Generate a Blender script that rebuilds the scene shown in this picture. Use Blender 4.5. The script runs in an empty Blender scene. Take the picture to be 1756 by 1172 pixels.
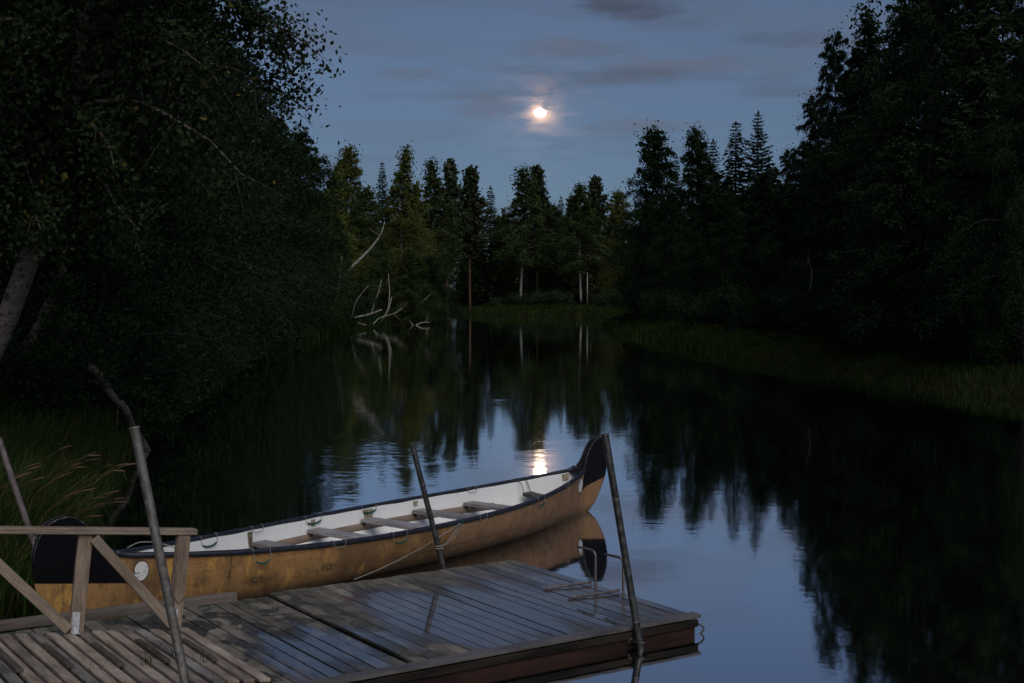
import bpy, bmesh, math, random
import numpy as np
from mathutils import Vector, Matrix
PI = math.pi
R = math.radians
sc = bpy.context.scene
COL = sc.collection
random.seed(7)

# ------------------------------------------------------------------ camera
F = 2250.0 / 1756.0 * 36.0
PITCH = R(2.1866)
CZ = 3.15
cd = bpy.data.cameras.new('camera')
cam = bpy.data.objects.new('camera', cd)
COL.objects.link(cam)
cd.sensor_width = 36.0
cd.lens = F
cd.clip_start = 0.1
cd.clip_end = 9000
cam.location = (0, 0, CZ)
cam.rotation_euler = (PI / 2 - PITCH, 0, 0)
sc.camera = cam

def at(px, py, Y):
    """world point seen at photo pixel (px, py) at depth Y metres"""
    dx = (px - 878) / 2250; dv = -(py - 586) / 2250
    cp, sp = math.cos(PITCH), math.sin(PITCH)
    ry = cp + dv * sp; rz = -sp + dv * cp
    t = Y / ry
    return Vector((dx * t, Y, CZ + rz * t))

def atz(px, py, z):
    dx = (px - 878) / 2250; dv = -(py - 586) / 2250
    cp, sp = math.cos(PITCH), math.sin(PITCH)
    ry = cp + dv * sp; rz = -sp + dv * cp
    t = (z - CZ) / rz
    return Vector((dx * t, ry * t, z))

# ------------------------------------------------------------------ sky and light
SUN_EL, SUN_ROT = R(46), R(158)
MOON_AZ, MOON_EL = math.atan((926 - 878) / 2250), R(7.746)
MOON_DIR = Vector((math.sin(MOON_AZ) * math.cos(MOON_EL), math.cos(MOON_AZ) * math.cos(MOON_EL), math.sin(MOON_EL)))

class NT:
    """small wrapper that chains shader nodes"""
    def __init__(self, tree): self.t = tree; self.n = tree.nodes; self.l = tree.links
    def new(self, kind, **kw):
        nd = self.n.new(kind)
        for k, v in kw.items(): setattr(nd, k, v)
        return nd
    def put(self, sock, v):
        if hasattr(v, 'is_output'): self.l.new(v, sock)
        else: sock.default_value = v
    def math(self, op, a, b=0.0, c=None, clamp=False):
        nd = self.new('ShaderNodeMath', operation=op, use_clamp=clamp)
        self.put(nd.inputs[0], a); self.put(nd.inputs[1], b)
        if c is not None: self.put(nd.inputs[2], c)
        return nd.outputs[0]
    def vmath(self, op, a, b=(0, 0, 0), out=0):
        nd = self.new('ShaderNodeVectorMath', operation=op)
        self.put(nd.inputs[0], a)
        if b is not None: self.put(nd.inputs[1], b)
        return nd.outputs[out]
    def sep(self, v):
        nd = self.new('ShaderNodeSeparateXYZ'); self.put(nd.inputs[0], v); return nd.outputs
    def comb(self, x, y, z):
        nd = self.new('ShaderNodeCombineXYZ')
        for s, v in zip(nd.inputs, (x, y, z)): self.put(s, v)
        return nd.outputs[0]
    def noise(self, vec, scale=5, detail=3, rough=.5, dist=0.0):
        nd = self.new('ShaderNodeTexNoise')
        if vec is not None: self.put(nd.inputs['Vector'], vec)
        nd.inputs['Scale'].default_value = scale; nd.inputs['Detail'].default_value = detail
        nd.inputs['Roughness'].default_value = rough; nd.inputs['Distortion'].default_value = dist
        return nd.outputs['Fac']
    def ramp(self, v, a, b, lo=0.0, hi=1.0, smooth=True):
        nd = self.new('ShaderNodeMapRange'); nd.interpolation_type = 'SMOOTHSTEP' if smooth else 'LINEAR'
        self.put(nd.inputs['Value'], v); self.put(nd.inputs['From Min'], a); self.put(nd.inputs['From Max'], b)
        nd.inputs['To Min'].default_value = lo; nd.inputs['To Max'].default_value = hi
        return nd.outputs['Result']
    def mix(self, f, a, b, blend='MIX'):
        nd = self.new('ShaderNodeMix', data_type='RGBA', blend_type=blend)
        self.put(nd.inputs['Factor'], f)
        for s, v in ((nd.inputs[6], a), (nd.inputs[7], b)):
            if not hasattr(v, 'is_output') and len(v) == 3: v = (*v, 1)
            self.put(s, v)
        return nd.outputs[2]

w = bpy.data.worlds.new('World'); sc.world = w; w.use_nodes = True
N = NT(w.node_tree)
bg = w.node_tree.nodes['Background']
sky = N.new('ShaderNodeTexSky', sky_type='NISHITA', sun_disc=False)
sky.sun_elevation = SUN_EL; sky.sun_rotation = SUN_ROT
sky.ozone_density = 4.3; sky.dust_density = 0.2; sky.air_density = 1.0
SKY_STRENGTH = 0.063
dirv = N.new('ShaderNodeTexCoord').outputs['Generated']
dx, dy, dz = N.sep(dirv)
# dusk: the earth's shadow dims the lowest sky all round
dusk = N.mix(N.ramp(dz, .02, .24), (0.37, 0.45, 0.59), (0.73, 0.65, 0.68))
skyc = N.mix(1.0, sky.outputs[0], dusk, 'MULTIPLY')
# thin high cloud, everywhere in the sky
cv = N.vmath('MULTIPLY', dirv, (2.2, 2.2, 15.0))
n1 = N.noise(cv, 1.7, 4, .55, .6)
veil = N.ramp(n1, .42, .72, 0, .5)
skyc = N.mix(veil, skyc, (1.75, 2.1, 2.9))
n2 = N.noise(N.vmath('ADD', N.vmath('MULTIPLY', dirv, (3.5, 3.5, 26.0)), (5.3, 1.7, 2.2)), 1.6, 4, .6, .4)
skyc = N.mix(N.ramp(n2, .52, .74, 0, .42), skyc, (1.45, 1.65, 2.3))
# single clouds: azimuth, elevation (slopes), half sizes, tone
yy = N.math('MAXIMUM', dy, 0.05)
az = N.math('DIVIDE', dx, yy); el = N.math('DIVIDE', dz, yy)
wob = N.noise(N.vmath('MULTIPLY', dirv, (18, 18, 70)), 1.0, 3, .6)
for (a, e, ra, re, colr, amt) in [
        (.090, .2165, .052, .0105, (.95, 1.1, 1.6), .8), (.105, .2235, .055, .006, (1.9, 1.95, 2.45), .45),
        (.155, .171, .085, .0085, (1.95, 2.0, 2.45), .45), (.120, .162, .100, .0075, (1.3, 1.45, 2.0), .45),
        (.225, .190, .060, .008, (1.3, 1.45, 2.0), .4), (.205, .152, .050, .006, (1.3, 1.45, 2.0), .35),
        (.045, .183, .045, .009, (1.85, 1.9, 2.35), .4), (-.09, .165, .040, .006, (1.95, 2.0, 2.5), .4),
        (.105, .125, .055, .006, (2.0, 1.95, 2.35), .4), (-.02, .140, .03, .010, (2.0, 1.9, 2.2), .35)]:
    q1 = N.math('POWER', N.math('DIVIDE', N.math('SUBTRACT', az, a), ra), 2.0)
    q2 = N.math('POWER', N.math('DIVIDE', N.math('SUBTRACT', el, e), re), 2.0)
    rr = N.math('ADD', N.math('ADD', q1, q2), N.math('MULTIPLY', N.math('SUBTRACT', wob, .5), 3.4))
    skyc = N.mix(N.ramp(rr, 1.25, -.25, 0, amt), skyc, colr)
# cloud lit by the moon behind it
md = N.vmath('DOT_PRODUCT', N.vmath('NORMALIZE', dirv), tuple(MOON_DIR), out=1)
ang = N.math('ARCCOSINE', N.math('MINIMUM', md, 1.0))
wisp = N.noise(N.vmath('ADD', N.vmath('MULTIPLY', dirv, (38, 38, 120)), (2.3, .2, .9)), 1.0, 3, .55, .3)
g1 = N.math('MULTIPLY', N.math('EXPONENT', N.math('DIVIDE', ang, -.0052)), N.ramp(wisp, .30, .62, .25, 1.35))
g2 = N.math('MULTIPLY', N.math('EXPONENT', N.math('DIVIDE', ang, -.019)), N.ramp(wisp, .36, .66, .06, 1.0))
glow = N.new('ShaderNodeMix', data_type='RGBA', blend_type='ADD'); glow.inputs['Factor'].default_value = 1
w.node_tree.links.new(skyc, glow.inputs[6])
gcol = N.mix(1.0, N.comb(N.math('ADD', N.math('MULTIPLY', g1, 26.0), N.math('MULTIPLY', g2, 2.2)),
                         N.math('ADD', N.math('MULTIPLY', g1, 15.0), N.math('MULTIPLY', g2, 1.15)),
                         N.math('ADD', N.math('MULTIPLY', g1, 8.0), N.math('MULTIPLY', g2, .6))), (1, 1, 1), 'MULTIPLY')
w.node_tree.links.new(gcol, glow.inputs[7])
w.node_tree.links.new(glow.outputs[2], bg.inputs[0])
bg.inputs[1].default_value = SKY_STRENGTH

sl = bpy.data.lights.new('twilight_sun', 'SUN')
sl.energy = 1.6; sl.angle = R(50); sl.color = (1.0, 0.95, 0.88)
so = bpy.data.objects.new('twilight_sun', sl); COL.objects.link(so)
sdir = Vector((math.sin(SUN_ROT) * math.cos(SUN_EL), math.cos(SUN_ROT) * math.cos(SUN_EL), math.sin(SUN_EL)))
so.rotation_euler = sdir.to_track_quat('Z', 'Y').to_euler()
so.location = sdir * 60

sc.view_settings.view_transform = 'Standard'; sc.view_settings.look = 'None'
sc.view_settings.exposure = 0.0; sc.view_settings.gamma = 1.0
sc.view_settings.use_curve_mapping = False
sc.render.engine = 'CYCLES'
cy = sc.cycles
w.cycles.sampling_method = 'MANUAL'; w.cycles.sample_map_resolution = 256
cy.use_denoising = True
try: cy.denoiser = 'OPENIMAGEDENOISE'
except Exception: pass
cy.use_adaptive_sampling = True; cy.adaptive_threshold = .025; cy.adaptive_min_samples = 10
cy.max_bounces = 4; cy.diffuse_bounces = 1; cy.glossy_bounces = 3; cy.transmission_bounces = 2
cy.transparent_max_bounces = 6; cy.sample_clamp_indirect = 4.0
cy.caustics_reflective = False; cy.caustics_refractive = False

# ------------------------------------------------------------------ mesh and object helpers
def mesh_np(name, V, Q, mats=None, smooth=False, mi=None):
    """mesh from numpy vertices and faces (all of equal size)"""
    V = np.asarray(V, dtype=np.float32); Q = np.asarray(Q, dtype=np.int32)
    me = bpy.data.meshes.new(name)
    me.vertices.add(len(V)); me.vertices.foreach_set('co', V.ravel())
    k = Q.shape[1]
    me.loops.add(Q.size); me.loops.foreach_set('vertex_index', Q.ravel())
    me.polygons.add(len(Q)); me.polygons.foreach_set('loop_start', np.arange(0, Q.size, k, dtype=np.int32))
    if mi is not None: me.polygons.foreach_set('material_index', np.asarray(mi, dtype=np.int32))
    if smooth: me.polygons.foreach_set('use_smooth', np.ones(len(Q), dtype=bool))
    me.update(calc_edges=True)
    for m in (mats or []): me.materials.append(m)
    return me

def link(name, me, parent=None, loc=(0, 0, 0), rot=(0, 0, 0)):
    o = bpy.data.objects.new(name, me); COL.objects.link(o)
    o.location = loc; o.rotation_euler = rot
    if parent: o.parent = parent
    return o

def empty(name, loc=(0, 0, 0), rot=(0, 0, 0)):
    o = link(name, None, None, loc, rot); o.empty_display_size = .2
    return o

def tag(o, label=None, cat=None, group=None, kind=None):
    if label: o['label'] = label
    if cat: o['category'] = cat
    if group: o['group'] = group
    if kind: o['kind'] = kind
    return o

def bm_mesh(name, bm, mats, smooth=False):
    bmesh.ops.recalc_face_normals(bm, faces=bm.faces)
    me = bpy.data.meshes.new(name); bm.to_mesh(me); bm.free()
    for m in mats: me.materials.append(m)
    if smooth:
        me.polygons.foreach_set('use_smooth', np.ones(len(me.polygons), dtype=bool))
    return me

def add_box(bm, c, s, bevel=0.0, M=None, segs=1):
    r = bmesh.ops.create_cube(bm, size=1.0)
    vs = r['verts']
    bmesh.ops.scale(bm, vec=s, verts=vs); bmesh.ops.translate(bm, vec=c, verts=vs)
    if bevel > 0:
        es = list({e for v in vs for e in v.link_edges})
        rb = bmesh.ops.bevel(bm, geom=es, offset=bevel, segments=segs, affect='EDGES', profile=.6)
        vs = list({v for f in rb['faces'] for v in f.verts} | {v for v in vs if v.is_valid})
    if M is not None: bmesh.ops.transform(bm, matrix=M, verts=[v for v in vs if v.is_valid])
    return vs

def tube(P, rad, sides=8, cap=True):
    """tube along points P with radii rad -> vertices, quads"""
    P = np.asarray(P, float); n = len(P)
    rad = np.broadcast_to(np.asarray(rad, float), (n,))
    T = np.gradient(P, axis=0); T /= np.linalg.norm(T, axis=1)[:, None] + 1e-9
    ref = np.array([0, 0, 1.0]) if abs(T[0, 2]) < .9 else np.array([1.0, 0, 0])
    U = np.cross(T, ref); U /= np.linalg.norm(U, axis=1)[:, None] + 1e-9
    W = np.cross(T, U)
    a = np.arange(sides) * 2 * PI / sides
    V = P[:, None] + rad[:, None, None] * (np.cos(a)[None, :, None] * U[:, None] + np.sin(a)[None, :, None] * W[:, None])
    V = V.reshape(-1, 3)
    i = np.arange(n - 1)[:, None] * sides; j = np.arange(sides)[None]; k = (j + 1) % sides
    Q = np.stack([i + j, i + k, i + sides + k, i + sides + j], -1).reshape(-1, 4)
    if cap:
        V = np.vstack([V, P[0], P[-1]]); c0 = len(V) - 2
        jj = np.arange(0, sides, 1)
        q0 = np.stack([np.full(sides, c0), (jj + 1) % sides, jj, jj], -1)
        o = (n - 1) * sides
        q1 = np.stack([np.full(sides, c0 + 1), o + jj, o + (jj + 1) % sides, o + (jj + 1) % sides], -1)
        # degenerate quads are turned into proper fans of two by skipping one side
        q0 = np.array([[c0, (b + 2) % sides, (b + 1) % sides, b] for b in range(0, sides - 1, 2)] or [[0, 0, 0, 0]])
        q1 = np.array([[c0 + 1, o + b, o + (b + 1) % sides, o + (b + 2) % sides] for b in range(0, sides - 1, 2)])
        Q = np.vstack([Q, q0, q1])
    return V, Q

def join(parts):
    Vs, Qs, off = [], [], 0
    for V, Q in parts:
        Vs.append(V); Qs.append(np.asarray(Q) + off); off += len(V)
    return np.vstack(Vs), np.vstack(Qs)

def smooth_path(P, n=24):
    """Catmull-Rom through the points"""
    P = [np.asarray(p, float) for p in P]
    P = [2 * P[0] - P[1]] + P + [2 * P[-1] - P[-2]]
    out = []
    m = len(P) - 3
    for i in range(m):
        p0, p1, p2, p3 = P[i:i + 4]
        k = max(2, n // m)
        for t in np.linspace(0, 1, k, endpoint=(i == m - 1)):
            out.append(.5 * ((2 * p1) + (-p0 + p2) * t + (2 * p0 - 5 * p1 + 4 * p2 - p3) * t * t + (-p0 + 3 * p1 - 3 * p2 + p3) * t ** 3))
    return np.array(out)

def tube_obj(name, P, rad, m, parent=None, sides=8, smooth=True):
    V, Q = tube(P, rad, sides)
    return link(name, mesh_np(name, V, Q, [m], smooth), parent)

# ------------------------------------------------------------------ materials
def material(name):
    m = bpy.data.materials.new(name); m.use_nodes = True
    nt = NT(m.node_tree); b = m.node_tree.nodes['Principled BSDF']
    return m, nt, b

def bump(nt, b, h, strength=.3, dist=.01):
    bn = nt.new('ShaderNodeBump'); bn.inputs['Strength'].default_value = strength; bn.inputs['Distance'].default_value = dist
    nt.put(bn.inputs['Height'], h); nt.l.new(bn.outputs[0], b.inputs['Normal'])

def mottled(name, c1, c2, scale=6, rough=.7, bumpd=0.0, detail=4, spec=.5, stretch=(1, 1, 1), lo=.35, hi=.65):
    m, nt, b = material(name)
    v = nt.vmath('MULTIPLY', nt.new('ShaderNodeTexCoord').outputs['Object'], stretch)
    n = nt.noise(v, scale, detail, .6)
    nt.put(b.inputs['Base Color'], nt.mix(nt.ramp(n, lo, hi), c1, c2))
    b.inputs['Roughness'].default_value = rough; b.inputs['Specular IOR Level'].default_value = spec
    if bumpd: bump(nt, b, n, 1.0, bumpd)
    return m

def wood(name, c1, c2, axis='y', rough=.7, moss=None, grain=1.0):
    """sawn timber: fine grain along an axis, knots, weathering; differs from board to board"""
    m, nt, b = material(name)
    tc = nt.new('ShaderNodeTexCoord').outputs['Object']
    oi = nt.new('ShaderNodeObjectInfo')
    off = nt.vmath('MULTIPLY', oi.outputs['Location'], (3.7, 5.1, 2.3))
    st = {'x': (.06, 1, 1), 'y': (1, .06, 1), 'z': (1, 1, .06)}[axis]
    v = nt.vmath('ADD', nt.vmath('MULTIPLY', tc, st), off)
    g = nt.noise(v, 70 * grain, 5, .7)
    big = nt.noise(nt.vmath('ADD', nt.vmath('MULTIPLY', tc, tuple(.5 + .5 * s for s in st)), off), 4.0, 4, .6)
    col = nt.mix(nt.ramp(nt.math('ADD', nt.math('MULTIPLY', g, .55), nt.math('MULTIPLY', big, .45)), .36, .64), c1, c2)
    hv = nt.new('ShaderNodeHueSaturation'); nt.put(hv.inputs['Color'], col)
    nt.put(hv.inputs['Value'], nt.ramp(oi.outputs['Random'], 0, 1, .72, 1.22, False))
    col = hv.outputs[0]
    # knots
    vo = nt.new('ShaderNodeTexVoronoi'); vo.inputs['Scale'].default_value = 3.0
    nt.put(vo.inputs['Vector'], nt.vmath('ADD', nt.vmath('MULTIPLY', tc, tuple(.55 if s < 1 else 1.2 for s in st)), off))
    col = nt.mix(nt.ramp(vo.outputs['Distance'], .075, .02, 0, .7), col, tuple(.3 * c for c in c1))
    if moss:
        mn = nt.noise(nt.vmath('ADD', tc, off), 7, 6, .7)
        col = nt.mix(nt.ramp(mn, .55, .68, 0, .8), col, moss)
    nt.put(b.inputs['Base Color'], col)
    nt.put(b.inputs['Roughness'], nt.ramp(g, .3, .7, rough - .1, rough + .12))
    bump(nt, b, g, .6, .003)
    return m

def leafmat(name, c1, c2, c3=None, rare=.03, rough=.75, spec=.12):
    m, nt, b = material(name)
    ge = nt.new('ShaderNodeNewGeometry')
    col = nt.mix(ge.outputs['Random Per Island'], c1, c2)
    oi = nt.new('ShaderNodeObjectInfo')
    pn = nt.noise(nt.new('ShaderNodeTexCoord').outputs['Object'], .9, 2, .5)
    hv = nt.new('ShaderNodeHueSaturation'); nt.put(hv.inputs['Color'], col)
    nt.put(hv.inputs['Value'], nt.math('MULTIPLY', nt.ramp(pn, .3, .7, .6, 1.4), nt.ramp(oi.outputs['Random'], 0, 1, .8, 1.2, False)))
    col = hv.outputs[0]
    if c3:
        wn = nt.new('ShaderNodeTexWhiteNoise', noise_dimensions='1D'); nt.put(wn.inputs['W'], ge.outputs['Random Per Island'])
        col = nt.mix(nt.math('LESS_THAN', wn.outputs['Value'], rare), col, c3)
    nt.put(b.inputs['Base Color'], col)
    b.inputs['Roughness'].default_value = rough; b.inputs['Specular IOR Level'].default_value = spec
    return m

M = {}
M['leaf_near'] = leafmat('leaf_near', (.006, .015, .004), (.017, .032, .008), (.10, .08, .015), .010, .70, .15)
M['leaf_birch'] = leafmat('leaf_birch', (.020, .036, .010), (.042, .060, .015), (.10, .08, .02), .03)
M['leaf_gold'] = leafmat('leaf_gold', (.044, .060, .012), (.085, .098, .020), (.14, .11, .02), .05)
M['leaf_alder'] = leafmat('leaf_alder', (.006, .016, .005), (.014, .030, .009), None)
M['leaf_willow'] = leafmat('leaf_willow', (.013, .028, .011), (.026, .045, .018), None)
M['needle_spruce'] = leafmat('needle_spruce', (.009, .019, .008), (.019, .033, .012), None, rough=.8, spec=.1)
M['needle_pine'] = leafmat('needle_pine', (.020, .030, .013), (.036, .046, .019), None, rough=.7, spec=.2)
M['grass'] = leafmat('grass', (.017, .036, .009), (.036, .055, .014), (.09, .07, .03), .10, .8, .05)
M['grass_far'] = leafmat('grass_far', (.012, .026, .007), (.024, .040, .010), (.05, .04, .018), .05, .9, .0)
M['plume'] = leafmat('plume', (.085, .058, .033), (.145, .10, .058), None, rough=.8, spec=.1)

def bark_birch():
    m, nt, b = material('birch_bark')
    tc = nt.new('ShaderNodeTexCoord').outputs['Object']
    n = nt.noise(nt.vmath('MULTIPLY', tc, (3, 3, 9)), 1.6, 4, .7)
    n2 = nt.noise(tc, .5, 2, .5)
    z = nt.sep(tc)[2]
    white = nt.mix(n2, (.27, .25, .23), (.42, .40, .37))
    col = nt.mix(nt.ramp(n, .50, .60), white, (.035, .03, .028))
    # rough black bark at the foot
    col = nt.mix(nt.math('MULTIPLY', nt.ramp(z, 1.6, .2), nt.ramp(n, .3, .5)), col, (.03, .026, .024))
    nt.put(b.inputs['Base Color'], col); b.inputs['Roughness'].default_value = .8
    bump(nt, b, n, .6, .02)
    return m
M['birch_bark'] = bark_birch()
M['pine_bark'] = mottled('pine_bark', (.045, .022, .013), (.10, .048, .026), 7, .9, .02, stretch=(1, 1, .3))
M['spruce_bark'] = mottled('spruce_bark', (.045, .034, .027), (.09, .068, .052), 9, .9, .02, stretch=(1, 1, .3))
M['alder_bark'] = mottled('alder_bark', (.012, .011, .010), (.032, .028, .025), 5, .9, .02, stretch=(1, 1, .5))
def near_bark():
    m, nt, b = material('near_bark')
    tc = nt.new('ShaderNodeTexCoord').outputs['Object']
    n = nt.noise(nt.vmath('MULTIPLY', tc, (4, 4, 5)), 1.3, 6, .7)
    n2 = nt.noise(nt.vmath('MULTIPLY', tc, (3, 3, 14)), 2.0, 4, .7)
    col = nt.mix(nt.ramp(n2, .42, .6), (.085, .068, .058), (.15, .122, .106))
    col = nt.mix(nt.ramp(n, .52, .60), col, (.03, .024, .02))
    nt.put(b.inputs['Base Color'], col); b.inputs['Roughness'].default_value = .85
    bump(nt, b, nt.math('ADD', n, nt.math('MULTIPLY', n2, .5)), .9, .04)
    return m
M['near_bark'] = near_bark()
M['dead_wood'] = mottled('dead_wood', (.22, .20, .185), (.36, .34, .315), 8, .8, .01)

# ------------------------------------------------------------------ terrain and water
WATER = np.array([(3.2, 5.2), (-2.0, 5.6), (-4.6, 6.4), (-5.6, 8.5), (-5.5, 11.2), (-4.9, 12.9), (-5.5, 15.5), (-5.9, 17.7), (-6.5, 20), (-7.4, 25), (-8.4, 32), (-9.4, 40),
                  (-10.8, 50), (-12.3, 64), (-13.0, 79), (-13.6, 96), (-13.5, 112), (-11.5, 121), (-9.8, 126), (-10.6, 133), (-17, 142), (-30, 152), (-60, 166), (-110, 175),
                  (-110, 214), (-60, 206), (-30, 198), (-14, 193), (-7.5, 189), (-3, 176), (3, 168), (9, 162), (12.5, 155), (11.2, 142), (9.0, 127),
                  (8.0, 112), (8.2, 100), (9.4, 82), (10.8, 62), (12.6, 48), (14.6, 37), (18, 26), (26, 12), (40, -5), (60, -40), (20, -40), (12, -5), (7, 4)], float)

def water_dist(X, Y):
    """signed distance to the water's edge: positive on land"""
    P = np.stack([X, Y], -1).reshape(-1, 2)
    A = WATER; B = np.roll(WATER, -1, 0)
    best = np.full(len(P), 1e9); inside = np.zeros(len(P), bool)
    for a, b in zip(A, B):
        d = b - a; t = np.clip(((P - a) @ d) / (d @ d), 0, 1)
        best = np.minimum(best, np.linalg.norm(P - a - t[:, None] * d, axis=1))
        c = (a[1] > P[:, 1]) != (b[1] > P[:, 1])
        xs = (b[0] - a[0]) * (P[:, 1] - a[1]) / (b[1] - a[1] + 1e-12) + a[0]
        inside ^= c & (P[:, 0] < xs)
    return np.where(inside, -best, best).reshape(np.shape(X))

def ground_z(X, Y):
    X = np.asarray(X, float); Y = np.asarray(Y, float)
    d = water_dist(X, Y)
    wob = .12 * np.sin(X * 1.3 + Y * .7) + .10 * np.sin(X * .6 - Y * 1.1 + 2) + .05 * np.sin(2.9 * X + 1.7 * Y)
    land = .12 + .75 * (1 - np.exp(-np.clip(d, 0, None) / 1.6)) + .02 * np.clip(d, 0, 90) + wob * np.clip(d / 2, 0, 1)
    wet = -.02 - 1.2 * (1 - np.exp(np.clip(d, None, 0) / 2.0))
    s = np.clip((d + .25) / .5, 0, 1)
    return wet * (1 - s) + land * s

def gz(x, y): return float(ground_z(np.array([x]), np.array([y]))[0])

def axis_vals(segs):
    out = []
    for a, b, s in segs: out += list(np.arange(a, b, s))
    return np.array(out + [segs[-1][1]])
gx = axis_vals([(-3000, -200, 400), (-200, -60, 10), (-60, -20, 2), (-20, 22, .5), (22, 60, 2), (60, 200, 10), (200, 3000, 400)])
gy = axis_vals([(-300, -40, 20), (-40, 4, 3), (4, 60, .5), (60, 200, 1.5), (200, 300, 10), (300, 4000, 300)])
GX, GY = np.meshgrid(gx, gy)
GZ = ground_z(GX, GY)
nx = len(gx)
ii, jj = np.meshgrid(np.arange(len(gy) - 1), np.arange(nx - 1), indexing='ij')
GQ = np.stack([ii * nx + jj, ii * nx + jj + 1, (ii + 1) * nx + jj + 1, (ii + 1) * nx + jj], -1).reshape(-1, 4)
mg, nt, b = material('forest_floor')
tc = nt.new('ShaderNodeTexCoord').outputs['Object']
n = nt.noise(tc, 1.3, 6, .65)
c = nt.mix(nt.ramp(n, .35, .65), (.014, .017, .007), (.030, .025, .014))
nt.put(b.inputs['Base Color'], c); b.inputs['Roughness'].default_value = 1.0; b.inputs['Specular IOR Level'].default_value = 0.0
bump(nt, b, n, .8, .08)
tag(link('ground', mesh_np('ground', np.stack([GX, GY, GZ], -1).reshape(-1, 3), GQ, [mg], True)), kind='structure')

mw, nt, b = material('river_water')
out = [x for x in nt.n if x.type == 'OUTPUT_MATERIAL'][0]
pos = nt.new('ShaderNodeNewGeometry').outputs['Position']
r1 = nt.noise(nt.vmath('MULTIPLY', pos, (1.0, 1.0, 1.0)), 2.6, 2, .5)
r2 = nt.noise(nt.vmath('MULTIPLY', pos, (.55, 1.0, 1.0)), 7.5, 2, .5)
r3 = nt.noise(pos, .45, 2, .5)
px, py, pz = nt.sep(pos)
# patches where the current roughens the surface
patch = nt.noise(nt.vmath('MULTIPLY', pos, (.16, .10, 1)), 1.0, 2, .5, 1.0)
amp = nt.ramp(patch, .46, .64, .35, 1.0)
def blob(cx, cyy, rx, ry):
    a1 = nt.math('POWER', nt.math('DIVIDE', nt.math('SUBTRACT', px, cx), rx), 2.0)
    a2 = nt.math('POWER', nt.math('DIVIDE', nt.math('SUBTRACT', py, cyy), ry), 2.0)
    return nt.ramp(nt.math('ADD', nt.math('ADD', a1, a2), nt.math('MULTIPLY', nt.math('SUBTRACT', patch, .5), 3.0)), 1.0, .1)
swirl = blob(-3.4, 24, 2.0, 5.5)
amp = nt.math('ADD', amp, nt.math('MULTIPLY', swirl, 2.0))
h = nt.math('ADD', nt.math('MULTIPLY', r1, .0027), nt.math('ADD', nt.math('MULTIPLY', r2, .0008), nt.math('MULTIPLY', r3, .0035)))
h = nt.math('MULTIPLY', h, amp)
bn = nt.new('ShaderNodeBump'); bn.inputs['Strength'].default_value = 1; bn.inputs['Distance'].default_value = 1.0
nt.put(bn.inputs['Height'], h)
gl = nt.new('ShaderNodeBsdfGlossy'); gl.inputs['Roughness'].default_value = .042; gl.inputs['Color'].default_value = (.95, .97, 1, 1)
nt.l.new(bn.outputs[0], gl.inputs['Normal'])
df = nt.new('ShaderNodeBsdfDiffuse'); df.inputs['Color'].default_value = (.006, .007, .005, 1)
ms = nt.new('ShaderNodeMixShader'); nt.l.new(df.outputs[0], ms.inputs[1]); nt.l.new(gl.outputs[0], ms.inputs[2])
fr = nt.new('ShaderNodeFresnel'); fr.inputs['IOR'].default_value = 1.9; nt.l.new(bn.outputs[0], fr.inputs['Normal'])
nt.put(ms.inputs[0], nt.ramp(fr.outputs[0], .05, .40, .70, .97, False))
nt.l.new(ms.outputs[0], out.inputs['Surface'])
nt.n.remove(b)
WV = np.array([(-400, -60, 0), (400, -60, 0), (400, 400, 0), (-400, 400, 0)], float)
tag(link('water', mesh_np('water', WV, [[0, 1, 2, 3]], [mw])), kind='structure')

# ------------------------------------------------------------------ moon
mm, nt, b = material('moon_light')
out = [x for x in nt.n if x.type == 'OUTPUT_MATERIAL'][0]
em = nt.new('ShaderNodeEmission'); em.inputs['Color'].default_value = (1, .80, .56, 1); em.inputs['Strength'].default_value = 14
oc = nt.new('ShaderNodeTexCoord').outputs['Object']
ox, oy, oz = nt.sep(oc)
edge = nt.math('ADD', nt.math('ADD', oz, nt.math('MULTIPLY', nt.math('ABSOLUTE', nt.math('ADD', ox, 1.2)), .62)), nt.math('MULTIPLY', nt.math('SUBTRACT', nt.noise(oc, .16, 3, .6), .5), 6.0))
tp_ = nt.new('ShaderNodeBsdfTransparent'); mx = nt.new('ShaderNodeMixShader')
nt.put(mx.inputs[0], nt.ramp(edge, 9.5, 7.0)); nt.l.new(tp_.outputs[0], mx.inputs[1]); nt.l.new(em.outputs[0], mx.inputs[2])
nt.l.new(mx.outputs[0], out.inputs['Surface']); nt.n.remove(b)
bm = bmesh.new()
bmesh.ops.create_icosphere(bm, subdivisions=4, radius=12.8)
mm.cycles.emission_sampling = 'NONE'
mo = link('moon', bm_mesh('moon', bm, [mm], True), None, MOON_DIR * 3000 + Vector((0, 0, CZ)))
mo.scale = (1.08, 1, .94)
tag(mo, 'bright full moon in thin cloud above the far trees', 'moon')
exec_marker = 0

# ------------------------------------------------------------------ floating dock
UX = np.array([-.83035339, -.55723715]); VX = np.array([.55723715, -.83035339])
DTOP = .18
P1 = np.array([.0129, 14.438])
DROT = math.atan2(UX[1], UX[0])
dock = empty('floating_dock', (P1[0], P1[1], 0), (0, 0, DROT))
tag(dock, 'low plank dock with wet boards floating in front of the canoe', 'dock')
DL, DW = 7.6, 3.03

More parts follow.
